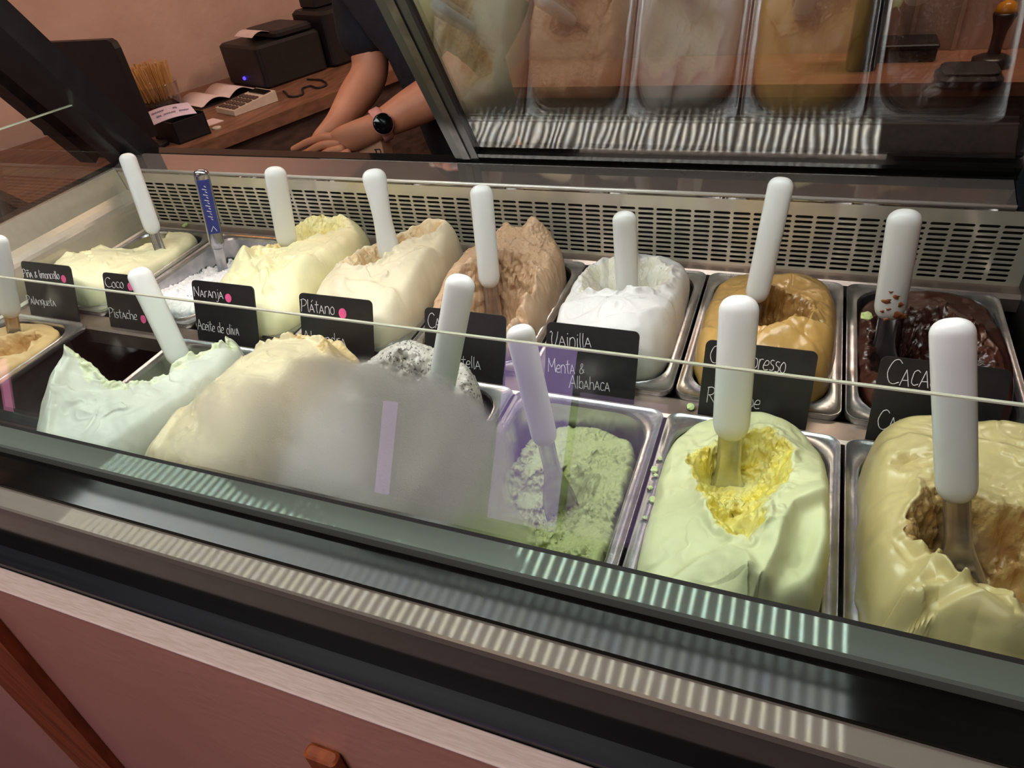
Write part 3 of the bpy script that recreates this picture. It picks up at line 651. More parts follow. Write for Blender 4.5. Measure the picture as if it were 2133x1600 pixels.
mound('R', 4, 'cream gelato mound with grainy tan hollow around a spatula', gel('banana_gelato', (232, 222, 192), (214, 186, 138)),
      [(.4, .7, .07), (.95, .3, .06), (-.85, .65, .034), (-.43, -.54, .062), (.95, -.5, .052), (.85, -.9, .04), (-.5, -.95, .036), (.4, -.95, .034), (-.95, -.6, .046), (0, .9, .052), (-.95, .1, .045)],
      [dict(p=[(-.85, -.1), (-.75, .35), (-.3, .45), (.1, .8), (.7, .78), (.75, .5), (.3, .25), (.15, -.1), (-.2, -.32), (-.65, -.3)], d=.032, w=.016, lip=.003)],
      [([(.1, -.3), (.5, -.2), (.9, .2)], .012, .006), ([(-.3, -.6), (.3, -.55), (.8, -.6)], .010, .006)], bulge=1.10, seed=21, n=BIG)
mound('R', 5, 'rough tan brown gelato scooped into a deep hollow', gel('tan_gelato', (208, 178, 148), (190, 154, 118)),
      [(.3, .75, .062), (.85, .6, .046), (-.5, .8, .052), (-.9, .5, .048), (-.95, 0, .05), (1, 0, .050), (1, -.5, .042), (.9, -.9, .022), (-.85, -.6, .034), (0, -.9, .018), (-.85, -.9, .020), (0, .3, .06)],
      [dict(p=[(-.55, .05), (-.1, .22), (.4, .2), (.8, .02), (.95, -.35), (.92, -.66), (.5, -.88), (.1, -.88), (-.4, -.8), (-.65, -.4)], d=.08, w=.022, lip=.006, wob=.008)],
      [([(-.6, .45), (0, .5), (.7, .4)], .012, .008)], bulge=1.02, seed=30, allrough=.5, rough=.0030, n=BIG, soft=.003, bumps=[(-.38, .8, .2, .14, .014), (.32, .78, .22, .16, .014)])
mound('R', 6, 'snow white gelato block with wide hollow around a white spatula', gel('vanilla_gelato', (234, 235, 234), (236, 235, 216), specks=(420, .74, (150, 145, 140), .5)),
      [(-.3, .85, .036), (.7, .75, .034), (-.95, .7, .026), (-1, 0, .042), (1, -.1, .044), (-.5, -.6, .052), (.64, -.6, .056), (0, -.87, .052), (.95, -.85, .034), (-.95, -.85, .042)],
      [dict(p=[(-.88, .45), (-.6, .68), (-.05, .55), (.15, .7), (.6, .62), (.78, .2), (.55, -.22), (0, -.3), (-.6, -.28), (-.86, .05)], d=.04, w=.018, floor=None, lip=.004)],
      [([(-.9, -.5), (-.3, -.42), (.2, -.5), (.85, -.3)], .012, .006), ([(.1, -.75), (.5, -.7), (.8, -.5)], .010, .006), ([(-.1, .75), (.0, .4)], .01, .014)], bulge=1.03, seed=41, n=BIG, rough=.0013)
mound('R', 7, 'glossy ochre coffee gelato ring with dark brown hollow', gel('coffee_gelato', (202, 162, 92), (132, 92, 48), rough=.3, coat=.35),
      [(.2, .9, .022), (-.65, .75, .018), (.84, .55, .028), (1, -.2, .04), (-.9, -.2, .03), (.36, -.55, .058), (.72, -.75, .048), (-.85, -.87, .036), (.6, -.95, .038), (-.3, .1, .04), (.2, .4, .042), (-.9, .4, .024)],
      [dict(p=[(-.4, .05), (-.2, .2), (.05, .22), (.35, .12), (.66, .0), (.72, -.3), (.62, -.46), (.36, -.44), (.1, -.56), (-.2, -.55), (-.4, -.3)], d=.06, w=.014, lip=.004, wob=.006)],
      [([(-.6, .2), (-.2, .52), (.3, .55), (.7, .35)], .014, .007), ([(.0, -.72), (.36, -.58), (.66, -.56), (.98, -.52)], .012, .014), ([(.4, -.72), (.72, -.8), (.97, -.78)], .010, .009), ([(-.95, -.45), (-.6, -.6), (-.3, -.8)], .012, .006)], bulge=1.06, seed=52, n=BIG)
mound('R', 8, 'dark chocolate gelato scooped hollow inside its pan', gel('cacao_gelato', (72, 38, 28), (38, 20, 17), rough=.3, coat=.35),
      [(0, .9, .010), (.73, .65, .016), (-.9, .6, .002), (-.97, -.7, -.002), (.75, -.37, .03), (.5, .1, .026), (.9, -.9, .006), (0, -.9, .0), (.95, 0, .02)],
      [dict(p=[(-.8, .35), (-.3, .55), (.1, .45), (.3, .15), (.5, -.3), (.6, -.9), (-.65, -.9), (-.85, -.3)], d=.055, w=.018, lip=.005)],
      [([(.25, .55), (.5, .2), (.75, -.4)], .012, .008)], bulge=.99, seed=63, n=BIG, rough=.0034)
mound('F', 1, 'caramel tan gelato cut by the left edge of the picture', gel('peanut_gelato', (216, 184, 132), (190, 146, 88)),
      [(0, .9, .004), (1, 1, .002), (.9, 0, .008), (0, 0, .014), (0, -.9, .01), (-1, 0, .005), (-1, 1, .0), (1, -1, .005)],
      [dict(p=[(-.2, .5), (.2, .8), (.7, .72), (.8, .35), (.3, .1), (-.2, .2)], d=.03, lip=.003)], bulge=.985, seed=70)
mound('F', 3, 'pale mint white gelato with sheer scooped back and peaked left corner', gel('olive_oil_gelato', (218, 222, 212), (228, 236, 200)),
      [(-.77, -.22, .082), (-.58, -.45, .068), (-.2, -.35, .046), (0, -.28, .044), (.34, .05, .036), (.62, .54, .034), (-.35, -.78, .05), (.6, -.94, .036), (.95, -.3, .04), (.95, .5, .028), (-.9, -.9, .03), (.4, -.4, .05)],
      [dict(p=[(-1.3, -.10), (-.9, -.13), (-.7, -.1), (-.45, -.2), (-.2, -.22), (.05, -.12), (.3, .14), (.5, .5), (.62, .9), (.6, 1.3), (-1.3, 1.3)], d=.1, floor=-.075, w=.011, lip=.005, wob=.006, e=.007)],
      [([(-.75, -.15), (-.6, -.5), (-.35, -.45), (-.1, -.3)], .008, .005), ([(-.7, -.4), (-.4, -.75), (-.2, -.95)], .008, .006), ([(-.2, -.2), (.2, -.1), (.55, .35)], .014, .004)], bulge=1.03, seed=81, n=BIG)
mound('F', 4, 'huge peach beige gelato dome with crumbly back edge behind misted glass', gel('almond_gelato', (232, 216, 184), (222, 190, 136)),
      [(.27, .75, .066), (.95, .7, .05), (-.6, .72, .048), (-1, .46, .034), (-.5, -.28, .066), (-.3, -.7, .068), (.9, -.1, .088), (.4, -.92, .062), (0, .1, .088), (.95, -.75, .066), (-.95, -.85, .034), (-.95, -.2, .046)],
      [dict(p=[(-.95, .5), (-.5, .66), (.2, .72), (.95, .62), (1.05, .95), (0, 1.1), (-1.05, .95)], d=.014, w=.01, lip=.007, wob=.007, e=.006)],
      [([(-.95, -.3), (-.6, -.55), (-.5, -.85)], .012, .007)], bulge=1.09, seed=95, n=BIG, soft=.003)
mound('F', 5, 'grey white gelato with dark specks and hollow, half misted over', gel('stracciatella_gelato', (212, 206, 204), (194, 184, 174), specks=(330, .60, (48, 40, 44), .55)),
      [(-.39, .75, .074), (-.95, .7, .055), (.36, .72, .054), (.95, .5, .044), (1, -.1, .040), (.3, -.5, .056), (-.5, -.3, .08), (.8, -.55, .038), (.6, -.9, .026), (-.8, -.9, .05)],
      [dict(p=[(-.5, .42), (-.1, .58), (.4, .52), (.72, .3), (.8, -.1), (.72, -.5), (.35, -.48), (.0, -.15), (-.35, .12)], d=.06, w=.018, lip=.006, wob=.009)],
      bulge=1.0, seed=103, n=BIG, rough=.0036, pits=.003, allrough=.6)
mound('F', 6, 'low rough green gelato scraped deep inside its pan', gel('mint_gelato', (178, 188, 134), (172, 180, 122), rough=.6),
      [(0, 0, -.042), (.95, .8, -.012), (.95, .2, -.014), (0, .9, -.022), (-1, 0, -.046), (0, -.6, -.030), (.8, -.8, -.012), (-.8, .8, -.03), (-.9, -.9, -.04), (.3, .5, -.024)],
      [dict(p=[(-.9, .3), (-.2, .5), (.4, .35), (.5, -.1), (0, -.3), (-.9, -.4)], d=.016, lip=.004)], bulge=.96, seed=111, n=BIG, allrough=1, rough=.0034, soft=.004, kt=.9, base=-.03, tuck=-.07)
mound('F', 7, 'lemon yellow gelato mound with bright yellow hollow and swirled front', gel('eggnog_gelato', (234, 236, 188), (238, 220, 92), specks=(300, .79, (130, 120, 90), .6)),
      [(.22, .8, .04), (-.5, .82, .02), (-.9, .37, .018), (1, 0, .052), (.7, .58, .038), (-.9, -.37, .02), (-.35, -.53, .036), (.37, -.55, .054), (.85, -.55, .052), (.88, -.3, .058), (-.73, -.12, .024), (0, -.9, .034), (-.8, -.85, .016), (.8, -.9, .034), (-.2, .3, .03), (.3, .1, .045), (.9, .9, .016)],
      [dict(p=[(-.67, .36), (-.47, .56), (-.05, .72), (.32, .68), (.56, .46), (.66, .22), (.5, .1), (.36, 0), (.32, -.18), (.28, -.36), (.16, -.52), (-.06, -.43), (-.28, -.29), (-.47, -.06), (-.63, .16)], d=.034, w=.014, lip=.003, wob=.006),
       dict(p=[(-.6, .4), (-.3, .55), (.3, .6), (.55, .25), (.3, .05), (-.3, .0)], d=.014, w=.02, lip=0, m=0),
       dict(p=[(.58, -.36), (.78, -.24), (.94, -.36), (.93, -.62), (.72, -.76), (.52, -.66)], d=.012, w=.022, lip=0, m=0, wob=.002)],
      [([(1.0, -.03), (.77, -.13), (.55, -.22), (.46, -.40), (.43, -.60), (.34, -.80)], .015, .016), ([(1.0, -.25), (.99, -.51), (.83, -.74), (.52, -.84), (.2, -.82)], .011, .010), ([(-.55, -.8), (-.28, -.65), (-.04, -.58), (.12, -.66), (.18, -.78)], .012, .009)], bulge=1.03, seed=120, n=(240, 320), rough=.0026, fold=.0012,
      bumps=[(-.14, -.04, .24, .18, .026), (.0, -.3, .2, .12, .012)])
mound('F', 8, 'glossy tan cream gelato mound with deep hollow at the right edge', gel('caramel_gelato', (216, 198, 142), (178, 136, 78), rough=.3, coat=.35),
      [(-.54, .82, .06), (.15, .78, .064), (.6, .6, .066), (-.92, .5, .05), (-1, .05, .048), (-.86, -.28, .054), (-.68, -.53, .058), (-.32, -.65, .060), (.0, -.8, .060), (-.95, -.6, .045), (-.55, .2, .064), (.9, 0, .062), (.8, -.8, .05), (-.6, -.95, .03), (.1, .35, .066)],
      [dict(p=[(-.70, -.08), (-.55, .12), (-.36, .18), (-.05, .10), (.25, .04), (.7, .0), (.85, -.3), (.7, -.62), (.30, -.68), (.02, -.68), (-.1, -.60), (-.3, -.58), (-.52, -.50), (-.62, -.42), (-.68, -.28)], d=.062, w=.016, lip=.004, wob=.006),
       dict(p=[(-.93, .34), (-.68, .46), (-.42, .48), (-.48, .32), (-.75, .26)], d=.008, w=.012, lip=.001, m=.15),
       dict(p=[(-.62, .05), (-.45, .3), (-.25, .25), (-.35, .05)], d=.012, w=.014, lip=.002, m=.3)],
      [([(-1.0, .40), (-.85, .56), (-.62, .62), (-.40, .56)], .011, .006), ([(-1.2, -.09), (-1.0, -.23), (-.86, -.40), (-.76, -.54), (-.68, -.68)], .013, .006), ([(-.80, -.72), (-.66, -.62), (-.56, -.50), (-.42, -.60), (-.26, -.70), (-.02, -.72)], .012, .014),
       ([(-1.1, -.64), (-.89, -.72), (-.69, -.74), (-.52, -.68)], .012, .009), ([(-.5, -.80), (-.24, -.74), (.0, -.82), (.2, -.8)], .012, .010), ([(.3, .6), (.6, .5), (.9, .2)], .014, .006)], bulge=1.06, seed=131, n=(240, 320), fold=.0014,
      bumps=[(-.13, -.30, .22, .14, .030), (.3, -.5, .25, .12, .014)])
# ------------------------------------------------------------------ spatulas
def ellring(c, wd, td, a, b, n=24, p=2.3):
    out = []
    for i in range(n):
        t = 2 * math.pi * i / n; ct, st = math.cos(t), math.sin(t)
        q = c + wd * (a * math.copysign(abs(ct) ** (2 / p), ct)) + td * (b * math.copysign(abs(st) ** (2 / p), st))
        out.append(tuple(q))
    return out
def spatula(top, bot, y, label, L=.127, w=.033, th=.022, waist=0.0, far=False, roll=0.0, blade=.105, stem=.021, wide=.050, metal=False, smear=False):
    B = Py(bot, y); r = Vector(ray(top)).normalized(); oc = Vector((0, 0, H)) - B
    bb = oc.dot(r); disc = bb * bb - (oc.length_squared - L * L)
    T = Vector((0, 0, H)) + r * (-bb + (1 if far else -1) * math.sqrt(max(disc, 0)))
    ax = (T - B).normalized(); L = (T - B).length
    view = (B - Vector((0, 0, H))).normalized()
    wd = ax.cross(view).normalized(); td = wd.cross(ax).normalized()
    wd = (Matrix.Rotation(roll, 3, ax) @ wd); td = wd.cross(ax).normalized()
    def pj(q): c_ = RW.T @ np.array([q.x, q.y, q.z - H]); return c_[:2] * F / c_[2]
    mid = B + ax * (L / 2); w = w / (np.linalg.norm(pj(mid + wd * .01) - pj(mid - wd * .01)) / .02); th = max(.015, w * .64)
    tip = B - ax * blade
    t = thing('gelato_spatula', tip, label, 'spatula', 'spatulas standing in the gelato')
    a, b = w / 2, th / 2; rings = []
    def add(s, k): rings.append(ellring(B + ax * s, wd, td, a * k * (1 - waist * math.sin(math.pi * min(max(s / L, 0), 1)) ** 2), b * k))
    e0, e1 = min(.022, w * .62), w * .40
    for q in range(8): f = (q + .15) / 8; add(e0 * (1 - math.cos(f * math.pi / 2)), math.sin(f * math.pi / 2) ** .85)
    for q in range(10): add(e0 + (L - e0 - e1) * q / 9, 1.0)
    for q in range(1, 9): f = min(q / 8, .985); add(L - e1 + e1 * math.sin(f * math.pi / 2), math.cos(f * math.pi / 2) ** .8)
    h = MB().loft(rings, True, True).build('handle', M['clear_plastic'] if metal else M['plastic'], t, True)
    # blade: narrow stem widening to a dished paddle
    rows = 14; cols = 7; v = []; stem_, wide_ = w * .66, w * 1.45
    for side in (1, -1):
        for i in range(rows):
            s = i / (rows - 1); dist = -.018 + s * (blade + .018)
            hw = (stem_ + (wide_ - stem_) * smooth01(np.array((s - .35) / .45)).item()) / 2 * (1 if s < .93 else .8)
            for j in range(cols):
                g = (j / (cols - 1) * 2 - 1)
                dish = .004 * (1 - g * g) + .0008 * side
                v.append(tuple(B - ax * dist + wd * (hw * g) + td * (dish - .002)))
    f = []; nn = rows * cols
    for i in range(rows - 1):
        for j in range(cols - 1):
            q = i * cols + j; f += [(q, q + 1, q + cols + 1, q + cols), (nn + q, nn + q + cols, nn + q + cols + 1, nn + q + 1)]
    edge = [j for j in range(cols)] + [i * cols + cols - 1 for i in range(1, rows)] + [(rows - 1) * cols + j for j in range(cols - 2, -1, -1)] + [i * cols for i in range(rows - 2, 0, -1)]
    for k in range(len(edge)):
        e, g = edge[k], edge[(k + 1) % len(edge)]; f.append((e, nn + e, nn + g, g))
    mk('blade', v, f, M['steel_pan'], t, True)
    if smear:
        sg = -1 if td.dot(view) > 0 else 1; m = MB(); rr = random.Random(4)
        for s, x, r_ in ((.036, -.15, .0042), (.030, .12, .0050), (.026, -.35, .0036), (.020, .05, .0030), (.013, -.30, .0055), (.009, -.55, .0045), (.016, .25, .0024), (.042, .05, .0026), (.006, .1, .003)):
            xx = a * x * 2 * .8; zz = b * (1 - abs(xx / a) ** 2.3) ** (1 / 2.3)
            cn = B + ax * s + wd * xx + td * (sg * zz * .985); rg = []
            for h_, k_ in ((0, 1.0), (.0008, .8), (.0012, .3)):
                rg.append([tuple(cn + td * (sg * (h_ - .0008 * abs(math.cos(q_)))) + wd * (r_ * k_ * math.cos(q_) * (1 + .3 * math.sin(3 * q_ + s * 900))) + ax * (r_ * .75 * k_ * math.sin(q_) * (1 + .35 * math.cos(2 * q_ + x * 9)))) for q_ in [2 * math.pi * j / 14 for j in range(14)]])
            m.loft(rg, False, True)
        o_ = m.build('chocolate_smear', M['choc'], t, True); o_['label'] = 'dried brown chocolate smears'
    if metal:
        f_ = -1 if td.dot(view) > 0 else 1
        m = MB(); s0, s1 = .03, L - .014
        q = [B + ax * s + wd * x + td * (f_ * (b + .0003)) for s, x in ((s0, -.0085), (s1, -.0085), (s1, .0085), (s0, .0085))]
        q2 = [p + td * (f_ * -.004) for p in q]
        m.add([tuple(p) for p in q + q2], [(0, 1, 2, 3), (7, 6, 5, 4), (0, 4, 5, 1), (1, 5, 6, 2), (2, 6, 7, 3), (3, 7, 4, 0)])
        m.build('label_strip', M['blue_label'], t)
        st = []
        for k in range(13):
            s = s0 + .022 + k * .0042; o_ = .0018 * (1 if k % 2 else -1)
            st.append([tuple(B + ax * s + wd * (-.002) + td * (f_ * (b + .0006))), tuple(B + ax * (s + .0022) + wd * (.0022 + o_) + td * (f_ * (b + .0006)))])
        for p0, p1, p2 in (((.004, -.004), (.012, 0), (.004, .004)),):
            st.append([tuple(B + ax * (s0 + a_) + wd * x_ + td * (f_ * (b + .0006))) for a_, x_ in (p0, p1, p2)])
        curve('label_print', st, .0006, M['chalk'], t, False)
    return t
spatula((262, 319), (322, 488), .745, 'white handled spatula standing in the low pale yellow gelato, farthest from the viewer', w=36)
spatula((417, 352), (455, 520), .73, 'steel spatula with navy printed label standing in the white coconut gelato', w=33, th=.016, metal=True)
spatula((571, 348), (600, 515), .735, 'white handled spatula standing in the bright pale yellow back row gelato', w=45)
spatula((776, 352), (815, 546), .715, 'waisted white handled spatula standing in the cream banana gelato', w=50, waist=.22)
spatula((1001, 385), (1021, 600), .70, 'white handled spatula standing in the rough tan brown gelato', L=.132, w=46)
spatula((1300, 441), (1308, 643), .70, 'white handled spatula standing in the snow white gelato', L=.13, w=48)
spatula((1630, 369), (1573, 630), .71, 'long white handled spatula leaning right in the ochre coffee gelato', L=.142, w=52)
spatula((1887, 438), (1850, 664), .70, 'white handled spatula smeared with chocolate in the dark chocolate gelato', L=.13, w=71, smear=True)
spatula((-8, 490), (24, 662), .50, 'white handled spatula cut by the left edge, in the caramel tan gelato', w=48)
spatula((284, 558), (381, 762), .485, 'white handled spatula leaning left in the pale mint white gelato', w=52)
spatula((962, 573), (916, 826), .45, 'white handled spatula standing in the grey speckled gelato', L=.132, w=60)
spatula((1080, 679), (1138, 926), .43, 'white handled spatula leaning left in the low green gelato', L=.132, w=57)
spatula((1541, 616), (1521, 917), .475, 'white handled spatula with steel stem in the lemon yellow gelato', L=.135, w=81, stem=.0245, wide=.046)
spatula((1983, 664), (1993, 1046), .403, 'large white handled spatula standing in the glossy tan cream gelato, at the right', L=.138, w=97, stem=.024, wide=.052)

# ------------------------------------------------------------------ chalkboard cards with handwriting
GL = {
 'P': (.62, [[(.05, 0), (.1, .5), (.12, 1)], [(.02, .92), (.35, 1.02), (.58, .8), (.4, .52), (.12, .42)]]),
 'i': (.2, [[(.1, .62), (.1, .3), (.12, 0)], [(.1, .84), (.12, .88)]]),
 'n': (.5, [[(.05, 0), (.06, .3), (.08, .6)], [(.07, .42), (.25, .62), (.4, .5), (.43, 0)]]),
 'ñ': (.5, [[(.05, 0), (.06, .3), (.08, .6)], [(.07, .42), (.25, .62), (.4, .5), (.43, 0)], [(.05, .8), (.18, .88), (.3, .8), (.42, .88)]]),
 'a': (.52, [[(.02, 0), (.22, .66)], [(.22, .66), (.34, .35), (.46, 0)], [(.1, .22), (.4, .24)]]),
 'á': (.52, [[(.02, 0), (.22, .66)], [(.22, .66), (.34, .35), (.46, 0)], [(.1, .22), (.4, .24)], [(.22, .82), (.34, 1.0)]]),
 '&': (.55, [[(.5, .1), (.2, .55), (.3, .75), (.38, .6), (.08, .25), (.2, .02), (.5, .35)]]),
 'l': (.2, [[(.1, 1), (.08, .4), (.12, 0)]]),
 'm': (.7, [[(.05, 0), (.07, .6)], [(.07, .42), (.2, .62), (.33, .5), (.34, 0)], [(.34, .42), (.48, .62), (.6, .5), (.62, 0)]]),
 'o': (.46, [[(.22, .62), (.05, .4), (.1, .06), (.3, .02), (.4, .3), (.3, .58), (.2, .62)]]),
 'c': (.42, [[(.38, .55), (.2, .62), (.05, .35), (.15, .02), (.38, .08)]]),
 'e': (.44, [[(.06, .3), (.36, .36), (.28, .6), (.08, .45), (.1, .06), (.38, .08)]]),
 't': (.4, [[(.2, .95), (.18, .3), (.24, 0)], [(.02, .64), (.38, .68)]]),
 'q': (.46, [[(.38, .55), (.15, .62), (.06, .3), (.2, .08), (.38, .4)], [(.38, .6), (.36, 0), (.34, -.35)]]),
 'u': (.48, [[(.05, .6), (.06, .15), (.2, 0), (.38, .15)], [(.4, .6), (.42, 0)]]),
 'C': (.72, [[(.66, .86), (.42, 1), (.1, .7), (.08, .25), (.35, 0), (.68, .1)]]),
 's': (.4, [[(.34, .58), (.14, .6), (.1, .4), (.3, .28), (.28, .04), (.04, .04)]]),
 'h': (.5, [[(.06, 1), (.07, 0)], [(.07, .35), (.25, .58), (.4, .4), (.42, 0)]]),
 'N': (.78, [[(.06, 0), (.12, .95)], [(.12, .95), (.4, .4), (.62, .05)], [(.62, .05), (.7, 1)]]),
 'r': (.4, [[(.06, 0), (.08, .6)], [(.08, .4), (.2, .6), (.36, .6)]]),
 'j': (.3, [[(.2, .62), (.2, 0), (.1, -.3), (-.05, -.25)], [(.2, .84), (.22, .88)]]),
 'A': (.72, [[(.02, 0), (.34, 1)], [(.34, 1), (.5, .5), (.68, 0)], [(.14, .36), (.58, .38)]]),
 'd': (.5, [[(.36, .5), (.15, .58), (.05, .25), (.2, .02), (.38, .3)], [(.4, 1), (.4, .4), (.44, 0)]]),
 'v': (.46, [[(.03, .62), (.2, 0)], [(.2, 0), (.42, .62)]]),
 'V': (.66, [[(.04, .9), (.12, 1), (.14, .4), (.28, 0), (.5, .4), (.6, 1)]]),
 'M': (.84, [[(.06, 0), (.14, 1)], [(.14, 1), (.3, .5), (.42, .35)], [(.42, .35), (.56, .6), (.74, 1)], [(.74, 1), (.72, .5), (.78, 0)]]),
 'b': (.48, [[(.07, 1), (.07, .05)], [(.07, .3), (.25, .58), (.42, .35), (.3, .02), (.08, .1)]]),
 'f': (.38, [[(.36, .92), (.2, .95), (.16, .5), (.16, -.05)], [(.02, .55), (.32, .58)]]),
 'é': (.44, [[(.06, .3), (.36, .36), (.28, .6), (.08, .45), (.1, .06), (.38, .08)], [(.2, .78), (.32, .95)]]),
 'p': (.48, [[(.08, .6), (.08, 0), (.06, -.35)], [(.08, .4), (.25, .62), (.42, .4), (.3, .06), (.1, .1)]]),
 'R': (.66, [[(.08, 0), (.1, 1)], [(.04, .95), (.4, 1), (.52, .78), (.4, .56), (.12, .48)], [(.2, .5), (.4, .25), (.6, 0)]]),
 'S': (.6, [[(.52, .85), (.3, 1), (.1, .8), (.3, .52), (.5, .3), (.3, .02), (.04, .1)]]),
 ' ': (.36, []),
}
CB, CU, CN = Vector((0, .5535, -.0042)), Vector((0, .357, .934)).normalized(), Vector((0, -.934, .357)).normalized()   # cards lean back 21 degrees
def Pc(p, off=0.0):
    r = Vector(ray(p)); o = Vector((0, 0, H)); t = (CB + CN * off - o).dot(CN) / r.dot(CN); return o + r * t
def text_strokes(s, p0, p1, h):
    a, b = Pc(p0, .0004), Pc(p1, .0004)
    tot = sum(GL[c][0] for c in s); d = (b - a); wd = d.length; ux = d.normalized(); sx = wd / tot
    up = CN.cross(ux).normalized(); up = up if up.z > 0 else -up; out = []; x = 0
    for c in s:
        jit = random.uniform(-.04, .04)
        for st in GL[c][1]:
            out.append([tuple(a + ux * ((x + px) * sx) + up * ((py + jit) * h)) for px, py in st])
        x += GL[c][0]
    return out
def card(tl, tr, label, texts, dots=(), ztop=None):
    a, b = Pc(tl), Pc(tr); x0, x1 = a.x, b.x; zt = ((a - CB).dot(CU) + (b - CB).dot(CU)) / 2; r = .006
    out = [(x0, 0), (x1, 0)]
    for k in range(5):
        t = math.pi / 2 * k / 4; out.append((x1 - r + r * math.cos(t), zt - r + r * math.sin(t)))
    for k in range(5):
        t = math.pi / 2 * (1 + k / 4); out.append((x0 + r + r * math.cos(t), zt - r + r * math.sin(t)))
    n = len(out); t = thing('flavour_card', ((x0 + x1) / 2, CB.y, CB.z), label, 'flavour card', 'chalkboard flavour cards between the rows')
    def at(x, q, off): w_ = CB + CU * q + CN * off; return (x, w_.y, w_.z)
    v = [at(x, q, 0) for x, q in out] + [at(x, q, -.002) for x, q in out]
    mk('board', v, [tuple(range(n)), tuple(range(n, 2 * n))[::-1]] + [(i, n + i, n + (i + 1) % n, (i + 1) % n) for i in range(n)], M['card'], t)
    for s, p0, p1, h in texts: curve('lettering', text_strokes(s, p0, p1, h), .00042, M['chalk'], t)
    for p, rr in dots:
        c = Pc(p); q0 = (c - CB).dot(CU); m = MB()
        m.loft([[at(c.x + rr * math.cos(2 * math.pi * k / 20), q0 + 1.15 * rr * math.sin(2 * math.pi * k / 20), off) for k in range(20)] for off in (.0001, .0006)], True, True)
        m.build('round_sticker', M['pink_dot'], t)
    return t
card((42, 543), (145, 555), 'chalkboard card reading Piña & limoncello and Palanqueta with one pink dot', [('Piña & limoncello', (49, 577), (125, 582), .012), ('Palanqueta', (57, 633), (117, 638), .0125)], [((133, 581), .0048)])
card((212, 566), (322, 580), 'chalkboard card reading Coco and Pistache with two pink dots', [('Coco', (220, 598), (259, 601), .0135), ('Pistache', (228, 660), (287, 667), .0135)], [((272, 597), .005), ((299, 665), .005)])
card((398, 583), (527, 597), 'chalkboard card reading Naranja and Aceite de oliva with one pink dot', [('Naranja', (404, 617), (466, 623), .0135), ('Aceite de oliva', (412, 686), (499, 700), .014)], [((476, 621), .005)])
card((622, 609), (774, 627), 'chalkboard card reading Plátano with one pink dot, above the peach gelato', [('Plátano', (627, 648), (698, 657), .0155), ('Almendra', (632, 713), (722, 723), .0155)], [((714, 653), .0055)])
card((884, 640), (1054, 658), 'chalkboard card starting with CA, half hidden behind a spatula', [('Ca', (891, 682), (918, 685), .0175), ('Straciatella', (892, 756), (1002, 770), .0145)])
card((1139, 672), (1333, 690), 'chalkboard card reading Vainilla and Menta & Albahaca', [('Vainilla', (1145, 719), (1233, 725), .0155), ('Menta &', (1141, 775), (1218, 780), .0155), ('Albahaca', (1185, 807), (1271, 816), .0145)])
card((1471, 708), (1706, 733), 'chalkboard card reading Café espresso, in front of the ochre gelato', [('Café espresso', (1477, 755), (1636, 777), .0175), ('Rompope', (1470, 837), (1583, 853), .0165)])
card((1836, 745), (2113, 768), 'chalkboard card reading Cacao, in front of the dark chocolate gelato', [('Cacao', (1843, 797), (1955, 812), .0235), ('Caramelo', (1825, 892), (1960, 910), .0195)])

# ------------------------------------------------------------------ stray crumbs
def crumb(p, r, col, label, seed, name='gelato_crumb'):
    rr = np.random.default_rng(seed); bm = bmesh.new(); bmesh.ops.create_icosphere(bm, subdivisions=2, radius=r)
    for v in bm.verts: v.co *= 1 + rr.uniform(-.3, .3); v.co.z *= .6
    me = bpy.data.meshes.new(name); bm.to_mesh(me); bm.free(); me.materials.append(col)
    o = bpy.data.objects.new(name, me); C.objects.link(o); o.location = p; tag(o, label, 'crumb'); return o
M['crumb_cream'] = pbr('cream_crumb', (240, 226, 176), (228, 212, 160), 60, .5); M['crumb_green'] = pbr('green_crumb', (206, 222, 160), (184, 202, 132), 60, .5)
q = Pz((1945, 400), .1035); crumb(q, .0034, M['crumb_cream'], 'cream crumb lying on the rear steel ledge', 2)
q = Pz((1440, 847), -.002); crumb(q, .0045, M['crumb_green'], 'pale green crumb on the steel bar between the rows', 3)
q = Pz((386, 468), .004); crumb(q, .005, M['crumb_green'], 'pale green crumb behind the leftmost back pan', 4)
q = Py((1803, 658), .70); crumb((q.x, q.y, q.z), .006, M['crumb_green'], 'pale green nut bit on the dark chocolate gelato', 5, 'nut_bit')

for i_, (px_, py_, r_) in enumerate(((1375, 955, .0022), (1364, 978, .0036), (1366, 990, .0020), (1354, 1016, .0024), (1359, 1041, .0034), (1343, 1078, .0021))):
    q = Pz((px_, py_), .0022); o = crumb(q, r_, M['crumb_green'], 'small pale green gelato crumb along the steel rim left of the lemon yellow mound', 20 + i_); o['group'] = 'green crumbs on the pan rim'
q = Py((1703, 672), .665); crumb((q.x, q.y, q.z), .0055, M['crumb_cream'], 'cream coloured lump on the right lip of the ochre mound', 31, 'cream_lump')
# ------------------------------------------------------------------ staff side: left counter, its wall and what stands on it
EX, EY, CA, CS = -1.498, 1.317, .9481, .3180      # counter edge origin and direction (CS, CA)
ZC = -.05
def Lc(u, v, z): return (EX + CS * u - CA * v, EY + CA * u + CS * v, z)    # u along the edge, v towards the wall
def uv_of(x, y):
    dx, dy = x - EX, y - EY; return dx * CS + dy * CA, -dx * CA + dy * CS
lc = thing('side_counter', Lc(.35, .3, -ZO), 'brown wooden side counter along the left wall behind the case', 'counter')
MB().box(-.35, 1.08, 0, .585, ZC - .035, ZC, Lc).build('counter_top', M['counter_wood'], lc)
MB().box(-.33, 1.08, .02, .575, -ZO, ZC - .036, Lc).build('cabinet_body', M['dark_wood'], lc)
for k in range(3): MB().box(-.31 + k * .46, .13 + k * .46, .008, .0198, -ZO + .08, ZC - .06, Lc).build('cabinet_door', M['dark_wood'], lc)
